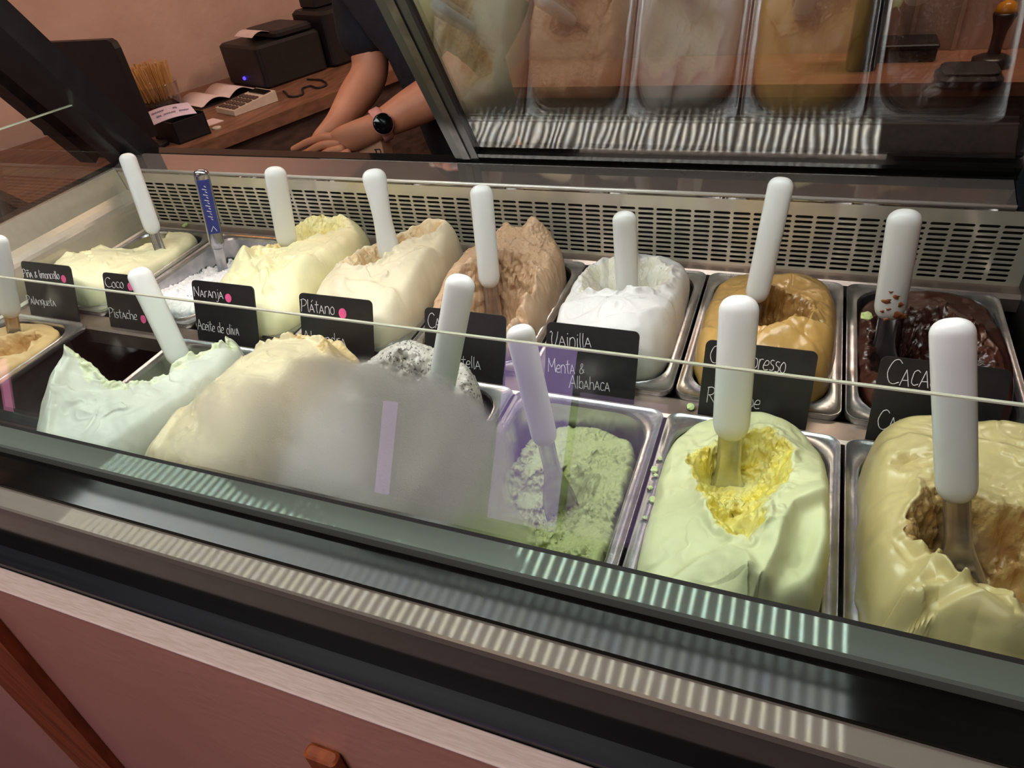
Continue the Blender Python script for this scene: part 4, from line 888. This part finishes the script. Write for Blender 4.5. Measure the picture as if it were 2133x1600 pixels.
tag(MB().box(-.9, 1.2, .60, .70, -ZO, 1.62, Lc).build('wall_left_staff', M['wall']), kind='structure')
# point-of-sale screen seen from behind
t = thing('sales_screen', (-1.69, 1.30, ZC), 'black point of sale screen seen from behind at the left', 'screen')
m = MB(); m.loft([[(x, y, z) for x, z in [(-1.51, .0), (-1.51, .205), (-1.513, .218), (-1.525, .225), (-1.90, .225), (-1.90, 0.0)]] for y in (1.288, 1.306)], True, True); m.build('screen_panel', M['black_plastic'], t)
m = MB(); m.box(-1.74, -1.64, 1.296, 1.33, ZC + .012, .06); m.build('screen_foot', M['black_plastic'], t)
m = MB(); m.rbox(-1.80, -1.56, 1.27, 1.38, ZC, ZC + .012, .01); m.build('screen_base', M['black_plastic'], t)
# organiser with a written note
u0, v0 = uv_of(-1.60, 1.42)
t = thing('desk_organizer', Lc(u0 + .03, v0 - .04, ZC), 'black mesh desk organizer holding a lilac handwritten note', 'organizer')
m = MB(); A_ = dict(u=(u0 - .02, u0 + .075), v=(v0 - .085, v0 + .045))
for bx in [(A_['u'][0], A_['u'][1], A_['v'][0], A_['v'][1], ZC, ZC + .004), (A_['u'][0], A_['u'][0] + .003, A_['v'][0], A_['v'][1], ZC, ZC + .055), (A_['u'][1] - .003, A_['u'][1], A_['v'][0], A_['v'][1], ZC, ZC + .06),
           (A_['u'][0], A_['u'][1], A_['v'][0], A_['v'][0] + .003, ZC, ZC + .055), (A_['u'][0], A_['u'][1], A_['v'][1] - .003, A_['v'][1], ZC, ZC + .06)]: m.box(*bx, T=Lc)
m.build('holder', M['black_plastic'], t)
nt_ = thing('note_sheet', Lc(u0 + .03, v0 - .02, .05), 'lilac handwritten note sheet lying on the black organizer', 'note')
a, b, c, d = Py((297, 238), 1.40), Py((392, 214), 1.47), Py((410, 236), 1.45), Py((316, 262), 1.36)
zs = .058
def Sh(s, q, dz=0): p = (a * (1 - s) + b * s) * (1 - q) + (d * (1 - s) + c * s) * q; return (p.x, p.y, p.z + .006 * math.sin(s * 3) + dz)
m = MB(); ns = 8; v = [Sh(i / ns, j) for j in (0, 1) for i in range(ns + 1)] + [Sh(i / ns, j, -.0012) for j in (0, 1) for i in range(ns + 1)]
k1 = ns + 1; f = [(i, i + 1, k1 + i + 1, k1 + i) for i in range(ns)] + [(2 * k1 + i, 3 * k1 + i, 3 * k1 + i + 1, 2 * k1 + i + 1) for i in range(ns)] + [(k1 + i, k1 + i + 1, 3 * k1 + i + 1, 3 * k1 + i) for i in range(ns)] + [(i, 2 * k1 + i, 2 * k1 + i + 1, i + 1) for i in range(ns)]
m.add(v, f); m.build('sheet', M['lilac_paper'], nt_)
st = []
for ln, segs in ((.3, ((.15, .42), (.62, .7))), (.62, ((.2, .3), (.36, .62), (.7, .9)))):
    for s0, s1 in segs:
        k = int((s1 - s0) * 40) + 3; st.append([Sh(s0 + (s1 - s0) * i / k, ln + .06 * (-1) ** i, .001) for i in range(k + 1)])
curve('pen_writing', st, .0008, M['ink'], nt_, False)
# jar of wooden sticks
jx, jy = -1.86, 1.66; u0, v0 = uv_of(jx, jy); v0 = min(v0, .50); jx, jy, _ = Lc(u0, v0, 0)
t = thing('glass_jar', (jx, jy, ZC), 'glass jar of wooden stirring sticks beside the wall', 'jar')
MB().lathe([(.052, ZC), (.064, ZC + .004), (.070, ZC + .045), (.074, ZC + .075), (.076, ZC + .078), (.072, ZC + .078), (.067, ZC + .045), (.062, ZC + .008), (.02, ZC + .006)], jx, jy, 28).build('jar_body', M['jar_glass'], t, True)
o = MB().lathe([(.02, ZC + .008), (.06, ZC + .010), (.064, ZC + .028), (.05, ZC + .032), (.02, ZC + .033)], jx, jy, 20).build('coffee_beans', M['beans'], None, True); tag(o, 'dark coffee beans filling the bottom of the stick jar', 'beans', kind='stuff')
st_me = None
for k in range(56):
    r_, th_ = .056 * math.sqrt((k + .5) / 56), k * 2.399
    bx, by = jx + r_ * math.cos(th_), jy + r_ * math.sin(th_)
    if st_me is None:
        m = MB(); m.rbox(-.0036, .0036, -.0009, .0009, 0, .098, .0008, n=2); s_ = m.build('wooden_stick', M['stick'], None, origin=(0, 0, 0)); st_me = s_
    else: s_ = st_me.copy(); C.objects.link(s_)
    s_.location = (bx, by, ZC + .034); s_.rotation_euler = (.16 * math.sin(th_) * -r_ / .06, .16 * math.cos(th_) * r_ / .06, th_); s_.scale = (1, 1, random.uniform(.92, 1.05))
    tag(s_, 'thin wooden stirring stick standing in the glass jar', 'stick', 'wooden sticks in the jar')
# open notebook
p = Pz((450, 196), ZC + .01); u0, v0 = uv_of(p.x, p.y)
t = thing('open_notebook', Lc(u0, v0, ZC), 'open notebook with curling pages beside the calculator', 'notebook')
def page(du, s):
    rings = []
    n = 10; vv = []
    for layer in (0, -.0015):
        for j in (0, 1):
            for i in range(n + 1):
                q = i / n; vv.append(Lc(u0 + s * q * .10, v0 - .075 + j * .15, ZC + .006 + .018 * math.sin(math.pi * min(1, q * 1.1)) * (1 if s > 0 else .8) + layer))
    k = n + 1
    f = [(i, i + 1, k + i + 1, k + i) for i in range(n)] + [(2 * k + i, 3 * k + i, 3 * k + i + 1, 2 * k + i + 1) for i in range(n)] + [(i, 2 * k + i, 2 * k + i + 1, i + 1) for i in range(n)] + [(k + i, k + i + 1, 3 * k + i + 1, 3 * k + i) for i in range(n)]
    return MB().add(vv, f)
page(0, 1).build('page', M['paper'], t, True); page(0, -1).build('page', M['paper'], t, True)
MB().box(u0 - .105, u0 + .105, v0 - .08, v0 + .08, ZC, ZC + .003, Lc).build('cover', M['black_plastic'], t)
# loose slip and cap
p = Pz((432, 256), ZC + .002); u1, v1 = uv_of(p.x, p.y)
tag(MB().box(u1 - .035, u1 + .035, v1 - .03, v1 + .03, ZC, ZC + .0015, Lc).build('paper_slip', M['paper']), 'small pale pink paper slip on the counter beside the organizer', 'paper slip')
p = Pz((452, 268), ZC); m = MB(); m.lathe([(.012, ZC), (.0125, ZC + .003), (.011, ZC + .005)], p.x, p.y, 18); tag(m.build('bottle_cap', M['calc']), 'small round pale cap lying near the counter edge', 'cap')
# calculator
p = Pz((513, 212), ZC + .015); u1, v1 = uv_of(p.x, p.y)
t = thing('desk_calculator', Lc(u1, v1, ZC), 'ivory desk calculator with brown keys on the side counter', 'calculator')
cal_prof = lambda u: ZC + .016 + .014 * (u + .07) / .14
m = MB(); pts = []
for u in (-.075, .075): pts += [(u, -.05, ZC + .001), (u, .05, ZC + .001), (u, .05, cal_prof(u)), (u, -.05, cal_prof(u))]
m.add([Lc(u1 + a_, v1 + b_, c_) for a_, b_, c_ in pts], [(0, 1, 2, 3), (7, 6, 5, 4), (0, 4, 5, 1), (1, 5, 6, 2), (2, 6, 7, 3), (3, 7, 4, 0)]); m.build('calculator_body', M['calc'], t)
m = MB(); m.box(u1 + .04, u1 + .066, v1 - .04, v1 + .04, 0, .003, lambda a_, b_, c_: Lc(a_, b_, cal_prof(a_ - u1) + c_)); m.build('display', M['black_glass'], t)
for i in range(4):
    for j in range(5):
        m = MB(); ku, kv = u1 - .06 + i * .024, v1 - .036 + j * .018
        m.box(ku - .008, ku + .008, kv - .006, kv + .006, 0, .004, lambda a_, b_, c_: Lc(a_, b_, cal_prof(a_ - u1) + c_)); m.build('key', M['calc_key'], t)
# printer and black terminal
p = Pz((480, 176), ZC); u1, v1 = uv_of(p.x, p.y)
t = thing('receipt_printer', Lc(u1 + .12, v1 - .12, ZC), 'black receipt printer with blue light and paper on the side counter', 'printer')
m = MB(); m.rbox(u1 + .0, u1 + .25, v1 - .22, v1 - .0, ZC, ZC + .125, .015, Lc); m.build('printer_body', M['black_plastic'], t)
m = MB(); m.rbox(u1 + .09, u1 + .24, v1 - .21, v1 - .02, ZC + .125, ZC + .150, .02, Lc); m.build('paper_cover', M['black_plastic'], t)
m = MB(); n = 6; vv = []
for dz in (0, .001):
    for j in (0, 1):
        for i in range(n + 1): q = i / n; vv.append(Lc(u1 + .10 - .07 * q, v1 - .17 + j * .10, ZC + .145 + .022 * math.sin(q * 2.2) - .02 * q + dz))
k = n + 1; f = [(i, k + i, k + i + 1, i + 1) for i in range(n)] + [(2 * k + i, 2 * k + i + 1, 3 * k + i + 1, 3 * k + i) for i in range(n)] + [(i, i + 1, 2 * k + i + 1, 2 * k + i) for i in range(n)] + [(k + i, 3 * k + i, 3 * k + i + 1, k + i + 1) for i in range(n)]
m.add(vv, f); m.build('paper_strip', M['paper'], t)
q = Lc(u1 - .002, v1 - .105, ZC + .028)
bm_ = MB(); bm_.lathe([(.0005, q[2] - .006), (.0045, q[2] - .004), (.006, q[2]), (.0045, q[2] + .004), (.0005, q[2] + .006)], q[0], q[1], 12); bm_.build('power_light', M['blue_led'], t, True)
t = thing('card_terminal', Lc(u1 + .36, v1 - .14, ZC), 'tall dark box behind the receipt printer', 'terminal')
m = MB(); m.rbox(u1 + .26, u1 + .46, v1 - .24, v1 - .06, ZC, ZC + .17, .02, Lc); m.build('terminal_body', M['black_plastic'], t)
m = MB(); m.rbox(u1 + .30, u1 + .40, v1 - .16, v1 - .07, ZC + .17, ZC + .25, .01, Lc); m.build('terminal_head', M['black_plastic'], t)
p0, p1 = Pz((600, 188), ZC + .003), Pz((700, 160), ZC + .003)
cpts = [Pz((590, 190), ZC + .004), Pz((620, 200), ZC + .004), Pz((640, 180), ZC + .004), Pz((668, 182), ZC + .004), Pz((672, 168), ZC + .004), Pz((640, 165), ZC + .004)]
o = curve('power_cord', [[tuple(p) for p in cpts]], .003, M['black_rubber'], None, True, 6); tag(o, 'thin black cord looping on the side counter by the printer', 'cord')

# ------------------------------------------------------------------ back counter seen through the door
ZK = -.15
bc = thing('back_counter', (.3, 2.38, -ZO), 'brown wooden back counter with grey fronted cupboards behind the glass door', 'counter')
MB().box(-1.0, 2.1, 2.215, 2.548, ZK - .035, ZK).build('counter_top', M['back_wood'], bc)
MB().box(-1.0, 2.1, 2.24, 2.548, -ZO, ZK - .0352).build('cabinet_body', M['dark_wood'], bc)
MB().box(-1.0, 2.1, 2.226, 2.2398, ZK - .19, ZK - .038).build('apron_board', M['dark_wood'], bc)
for x0, x1 in ((-.98, -.36), (-.35, .33), (.34, 1.02), (1.03, 2.08)): MB().box(x0, x1, 2.222, 2.2398, -ZO + .1, ZK - .20).build('cupboard_door', M['cabinet'], bc)
for i, px in enumerate((1905, 2000, 2112)):
    q = Py((px, 40), YB); tag(MB().box(q.x - .006, q.x + .006, YB - .012, YB - .0005, ZK + .002, 1.4).build('trim_%d' % (i + 1), M['wall_back']), kind='structure')
def on_back(p, z=ZK): return Pz(p, z)
q = on_back((2062, 138)); t = thing('coffee_tamper', (q.x, q.y, ZK), 'black coffee tamper with amber knob on the back counter', 'tamper')
MB().lathe([(.046, ZK), (.049, ZK + .004), (.049, ZK + .022), (.035, ZK + .028), (.018, ZK + .034)], q.x, q.y, 24).build('tamper_base', M['tamper_black'], t, True)
MB().lathe([(.016, ZK + .03), (.015, ZK + .06), (.017, ZK + .09), (.026, ZK + .12), (.029, ZK + .13), (.027, ZK + .135)], q.x, q.y, 24).build('tamper_handle', M['tamper_black'], t, True)
MB().lathe([(.026, ZK + .135), (.0265, ZK + .141), (.021, ZK + .155), (.011, ZK + .162), (.001, ZK + .164)], q.x, q.y, 24).build('tamper_knob', M['brass'], t, True)
a, b = on_back((1948, 188)), on_back((2092, 194)); t = thing('tamping_mat', ((a.x + b.x) / 2, a.y + .04, ZK), 'black rubber tamping block at the edge of the back counter', 'tamping mat')
m = MB(); m.rbox(a.x, b.x, a.y - .015, a.y + .12, ZK, ZK + .035, .03); m.build('mat_block', M['tamper_black'], t)
m = MB(); m.rbox(a.x + .01, b.x - .01, a.y - .005, a.y + .11, ZK + .035, ZK + .042, .025); m.build('mat_top', M['black_rubber'], t)
a, b = on_back((1815, 132)), on_back((1948, 130)); t = thing('knock_box', ((a.x + b.x) / 2, a.y + .05, ZK), 'low black box standing on the back counter by the wall', 'box')
m = MB(); m.rbox(a.x, b.x, a.y, min(a.y + .12, YB - .01), ZK, ZK + .035, .006); m.build('box_body', M['black_plastic'], t)
m = MB(); m.rbox(a.x - .003, b.x + .003, a.y - .003, min(a.y + .123, YB - .008), ZK + .035, ZK + .048, .006); m.build('box_lid', M['black_plastic'], t)
a = on_back((1820, 150)); t = thing('dark_upright', (a.x, a.y + .06, ZK), 'dark upright block on the back counter behind the door', 'grinder')  # dark upright block with a clear top
m = MB(); m.rbox(a.x - .075, a.x + .005, a.y, a.y + .11, ZK, ZK + .23, .01); m.build('upright_body', M['tamper_black'], t)
m = MB(); m.lathe([(.035, ZK + .23), (.05, ZK + .27), (.055, ZK + .34), (.05, ZK + .345)], a.x - .035, a.y + .055, 20); m.build('upright_top', M['jar_glass'], t, True)
# beige box under the hands
p = Py((800, 345), 1.19); t = thing('beige_box', (p.x, 1.19, -.02), 'small beige cardboard box with dark mark beside the hands', 'box')
m = MB(); m.rbox(p.x - .035, p.x + .022, 1.165, 1.20, -.02, .052, .002); m.build('carton', M['beige_card'], t)
c0 = Py((782, 318), 1.1645)
curve('dark_mark', [[(c0.x, 1.1645, c0.z + .007), (c0.x + .003, 1.1645, c0.z + .002), (c0.x, 1.1645, c0.z - .006)], [(c0.x, 1.1645, c0.z + .006), (c0.x + .012, 1.1645, c0.z + .007), (c0.x + .013, 1.1645, c0.z)]], .0012, M['black_rubber'], t, False)
# ------------------------------------------------------------------ the person behind the case
def skinmesh(name, chains, mat, parent, sub=2, loc=(0, 0, 0)):
    """chains: list of lists of (point, radius); a chain may start with ('@', i) meaning vertex i of the whole mesh"""
    vs, rs, es, roots = [], [], [], []
    for ch in chains:
        prev = None
        for k, it in enumerate(ch):
            if it[0] == '@': prev = it[1]; continue
            vs.append(Vector(it[0])); rs.append(it[1] if isinstance(it[1], tuple) else (it[1], it[1])); i = len(vs) - 1
            if prev is None: roots.append(i)
            else: es.append((prev, i))
            prev = i
    L = Vector(loc)
    me = bpy.data.meshes.new(name); me.from_pydata([tuple(v - L) for v in vs], es, []); me.update()
    o = bpy.data.objects.new(name, me); C.objects.link(o)
    md = o.modifiers.new('skin', 'SKIN'); md.use_smooth_shade = True
    if not me.skin_vertices: me.attributes  # layer is made by the modifier
    for i, d in enumerate(me.skin_vertices[0].data):
        d.radius = rs[i]; d.use_root = i in roots
    s = o.modifiers.new('sub', 'SUBSURF'); s.levels = sub; s.render_levels = sub
    me.materials.append(mat); place(o, L, parent); return o
per = thing('person', (-.74, 1.46, -ZO), 'person in dark navy shirt leaning over the shelf, wearing a pink banded watch', 'person')
J = dict(pel=(-.70, 1.46, -.17), waist=(-.71, 1.45, -.02), chest=(-.73, 1.42, .17), neck=(-.75, 1.36, .36), head=(-.76, 1.30, .50))
sR, eR, wR, hR = Vector((-.90, 1.40, .27)), Py((778, 150), 1.36), Py((700, 262), 1.22), Py((655, 310), 1.17)
sL, eL, wL, hL = Vector((-.54, 1.40, .27)), Py((925, 188), 1.27), Py((790, 262), 1.17), Py((700, 300), 1.15)
def lerp(a, b, t): return Vector(a) * (1 - t) + Vector(b) * t
ch = [[(J['pel'], .10), (J['waist'], .085), (J['chest'], .10), ((-.745, 1.385, .29), .075), (J['neck'], .05), ((-.755, 1.34, .405), .05), ((-.757, 1.325, .45), .075), ((-.76, 1.31, .51), .088), ((-.765, 1.315, .57), .08), ((-.765, 1.32, .61), .045)],
      [('@', 3), (tuple(sR), .058), (tuple(lerp(sR, eR, .5)), .046), (tuple(eR), .042), (tuple(lerp(eR, wR, .35)), .043), (tuple(lerp(eR, wR, .8)), .031), (tuple(wR), .026), (tuple(lerp(wR, hR, .5)), (.031, .019)), (tuple(lerp(wR, hR, 1.0)), (.029, .012))],
      [('@', 3), (tuple(sL), .058), (tuple(lerp(sL, eL, .5)), .046), (tuple(eL), .043), (tuple(lerp(eL, wL, .3)), .044), (tuple(lerp(eL, wL, .8)), .033), (tuple(wL), .027), (tuple(lerp(wL, hL, .4)), (.031, .021)), (tuple(lerp(wL, hL, .8)), (.033, .016)), (tuple(lerp(wL, hL, 1.08)), (.027, .011))],
      [('@', 0), ((-.79, 1.47, -.25), .085), ((-.80, 1.46, -.55), .06), ((-.80, 1.49, -.92), .042), ((-.80, 1.47, -1.0), .04)],
      [('@', 0), ((-.62, 1.47, -.25), .085), ((-.61, 1.46, -.55), .06), ((-.61, 1.49, -.92), .042), ((-.61, 1.47, -1.0), .04)]]
# left hand: four fingers reaching left and down over the shelf, thumb under the palm
def finger(pts, y0, r):
    return [(tuple(Py(p, y0 + dy)), r * (1 - .12 * i)) for i, (p, dy) in enumerate(pts)]
fing = [finger([((716, 286), 0), ((672, 285), -.008), ((638, 297), -.012), ((607, 313), -.012)], 1.15, .0100),
        finger([((714, 298), 0), ((670, 302), -.012), ((646, 314), -.016), ((631, 328), -.010)], 1.145, .0102),
        finger([((720, 308), 0), ((684, 316), -.012), ((664, 327), -.012), ((654, 338), -.006)], 1.14, .0097),
        finger([((732, 314), 0), ((706, 326), -.010), ((692, 336), -.010), ((685, 344), -.004)], 1.138, .0087),
        finger([((752, 282), .0), ((722, 296), .02), ((686, 306), .025), ((662, 314), .022)], 1.165, .0105)]
fingR = [finger([((668, 304), 0), ((640, 318), -.01), ((618, 326), -.012), ((604, 332), -.01)], 1.172, .009),
         finger([((664, 312), 0), ((640, 328), -.01), ((622, 338), -.012)], 1.168, .009),
         finger([((664, 318), 0), ((648, 334), -.008), ((634, 344), -.008)], 1.164, .0085),
         finger([((670, 322), 0), ((660, 338), -.006), ((650, 347), -.006)], 1.16, .008),
         finger([((690, 285), 0), ((668, 300), -.02), ((650, 312), -.025)], 1.19, .0095)]
body = skinmesh('body', ch + fing + fingR, M['skin'], per, 2, J['pel'])
skinmesh('shirt', [[((-.70, 1.455, -.10), (.18, .125)), ((-.71, 1.45, .02), (.172, .12)), (J['chest'], (.175, .13)), ((-.743, 1.39, .285), (.10, .09)), ((-.748, 1.375, .325), (.062, .062))],
                   [('@', 3), (tuple(sR + Vector((.01, 0, .005))), .078), (tuple(lerp(sR, eR, .45)), .068), (tuple(lerp(sR, eR, .86)), .060)],
                   [('@', 3), (tuple(sL + Vector((-.01, 0, .005))), .078), (tuple(lerp(sL, eL, .45)), .068), (tuple(lerp(sL, eL, .84)), .062)]], M['navy'], per, 2, (-.7, 1.45, -.1))
skinmesh('trousers', [[((-.705, 1.46, -.08), (.16, .12)), ((-.705, 1.465, -.2), (.165, .125))], [('@', 1), ((-.79, 1.47, -.34), .095), ((-.80, 1.46, -.6), .075), ((-.80, 1.49, -.93), .06)],
                      [('@', 1), ((-.62, 1.47, -.34), .095), ((-.61, 1.46, -.6), .075), ((-.61, 1.49, -.93), .06)]], M['black_cloth'], per, 2, (-.705, 1.46, -.2))
for sx in (-.80, -.61): skinmesh('shoe', [[((sx, 1.50, -1.005), .04), ((sx, 1.43, -1.012), .038), ((sx, 1.36, -1.02), .028)]], M['black_rubber'], per, 2, (sx, 1.45, -1.0))
m = MB(); hc = Vector((-.765, 1.33, .53))
for j in range(7):
    pass
def hair():
    bm = bmesh.new(); bmesh.ops.create_uvsphere(bm, u_segments=24, v_segments=16, radius=1)
    for v in list(bm.verts):
        if v.co.y < -.25 and v.co.z < .45: bm.verts.remove(v)
    for v in bm.verts: v.co = Vector((v.co.x * .098, v.co.y * .112, v.co.z * .115)) + Vector((-.765, 1.33, .545))
    me = bpy.data.meshes.new('hair'); bm.to_mesh(me); bm.free()
    for p in me.polygons: p.use_smooth = True
    me.materials.append(M['hair']); o = bpy.data.objects.new('hair', me); C.objects.link(o); sd = o.modifiers.new('s', 'SOLIDIFY'); sd.thickness = .008
    me.transform(Matrix.Translation(-hc)); place(o, hc, per)
hair()
for sx in (-.79, -.73): MB().lathe([(.001, .505), (.009, .511), (.012, .518), (.009, .525), (.001, .531)], sx, 1.226, 14).build('eye', M['white_eye'], per, True)
skinmesh('nose', [[((-.76, 1.222, .515), .010), ((-.76, 1.206, .492), .014), ((-.76, 1.216, .478), .010)]], M['skin'], per, 1, (-.76, 1.22, .49))
m = MB(); m.tube([(-.785, 1.228, .452), (-.772, 1.218, .450), (-.76, 1.216, .452), (-.748, 1.218, .450), (-.735, 1.228, .452)], [.002, .005, .0055, .005, .002], 8); m.build('mouth', M['pink_band'], per, True)
for sx in (-.853, -.67): skinmesh('ear', [[((sx, 1.325, .525), .012), ((sx, 1.33, .505), .014), ((sx, 1.322, .487), .009)]], M['skin'], per, 1, (sx, 1.32, .5))
# watch on the left wrist
wa = (wL - eL).normalized(); wc = Py((781, 271), 1.172)
vw = (wc - Vector((0, 0, H))).normalized(); up_ = (-vw - wa * (-vw).dot(wa)).normalized(); sd_ = wa.cross(up_).normalized()
wt = thing('wrist_watch', tuple(wc), 'round black wrist watch with pink band on the left wrist', 'watch')
n = 28; r0 = .033; rings = []
for off in (-.011, -.008, .008, .011):
    rr = r0 if abs(off) < .01 else r0 - .003
    rings.append([tuple(wL + wa * (-.004 + off) + sd_ * (rr * math.cos(2 * math.pi * k / n)) + up_ * (rr * .92 * math.sin(2 * math.pi * k / n))) for k in range(n)])
rings2 = [[tuple(Vector(p)) for p in r] for r in rings]
MB().loft(rings2).build('band', M['pink_band'], wt, True)
cc = wL + wa * -.004 + up_ * (r0 * .92 + .001); rings = []
for hgt, rr in ((-.004, .018), (-.003, .0205), (.005, .0205), (.0065, .0185)):
    rings.append([tuple(cc + up_ * hgt + wa * (rr * math.cos(2 * math.pi * k / n)) + sd_ * (rr * math.sin(2 * math.pi * k / n))) for k in range(n)])
MB().loft(rings, True, True).build('watch_case', M['pink_band'], wt, True)
rings = [[tuple(cc + up_ * hgt + wa * (rr * math.cos(2 * math.pi * k / n)) + sd_ * (rr * math.sin(2 * math.pi * k / n))) for k in range(n)] for hgt, rr in ((.005, .0195), (.0075, .019), (.0085, .016))]
MB().loft(rings, True, True).build('watch_face', M['black_glass'], wt, True)

# ------------------------------------------------------------------ the shop behind the viewer (seen only in reflections)
M['lilac_glow'] = emit('lilac_glow', (196, 162, 230), 3.8)
M['lilac_glow_dim'] = emit('lilac_glow_dim', (176, 146, 186), 2.2)
M['amber_lamp'] = emit('amber_lamp', (255, 168, 66), 11.0)
M['pink_tube'] = emit('pink_tube', (244, 150, 186), 2.5)
M['lilac_tube'] = emit('lilac_tube', (226, 176, 250), 4.0)
wy = YF + .001
tag(MB().box(-1.30, -.36, wy, wy + .03, -.96, .62).build('lilac_panel_1', M['black_frame']), kind='structure')  # glowing panel added to give the front glass its lilac reflection
wn = [o for o in bpy.data.objects if o.name == 'lilac_panel_1'][0]; WL[wn] = Vector(wn.location)
MB().box(-1.25, -.88, wy + .0301, wy + .034, -.92, .56).build('pane', M['lilac_glow'], wn)
MB().box(-.84, -.41, wy + .0301, wy + .034, -.92, -.05).build('pane', M['lilac_glow_dim'], wn)
MB().box(-.84, -.41, wy + .0301, wy + .034, -.01, .56).build('pane', M['black_glass'], wn)
t = thing('tube_light', (-1.87, YF + .06, -.86), 'lilac vertical tube light on the wall behind the viewer', 'lamp')
MB().tube([(-1.87, YF + .06, -.83), (-1.87, YF + .06, -.25)], .04, 12).build('tube', M['lilac_tube'], t, True); MB().box(-1.93, -1.81, YF + .001, YF + .02, -.88, -.2).build('backplate', M['black_frame'], t)
t = thing('tube_light', (-2.55, -1, -ZO), 'pink vertical tube light on a stand at the far left behind the viewer', 'lamp')
MB().tube([(-2.46, -1, -.62), (-2.62, -1, -.1)], .014, 12).build('tube', M['pink_tube'], t, True); MB().tube([(-2.46, -1, -ZO), (-2.46, -1, -.621)], .015, 10).build('stand', M['black_frame'], t, True)
t = thing('pendant_lamp', (-1.75, .90, 1.0), 'amber glass pendant lamp hanging over the staff side', 'lamp')
MB().lathe([(.02, 1.0), (.055, 1.01), (.06, 1.14), (.035, 1.2), (.012, 1.22)], -1.75, .90, 20).build('shade', M['amber_lamp'], t, True); MB().tube([(-1.75, .90, 1.221), (-1.75, .90, 1.619)], .004, 8).build('flex', M['black_rubber'], t, True)

# ------------------------------------------------------------------ lift everything onto the floor
for o in list(bpy.data.objects):
    if o.parent is None and o.type not in ('CAMERA', 'LIGHT'): o.location.z += ZO
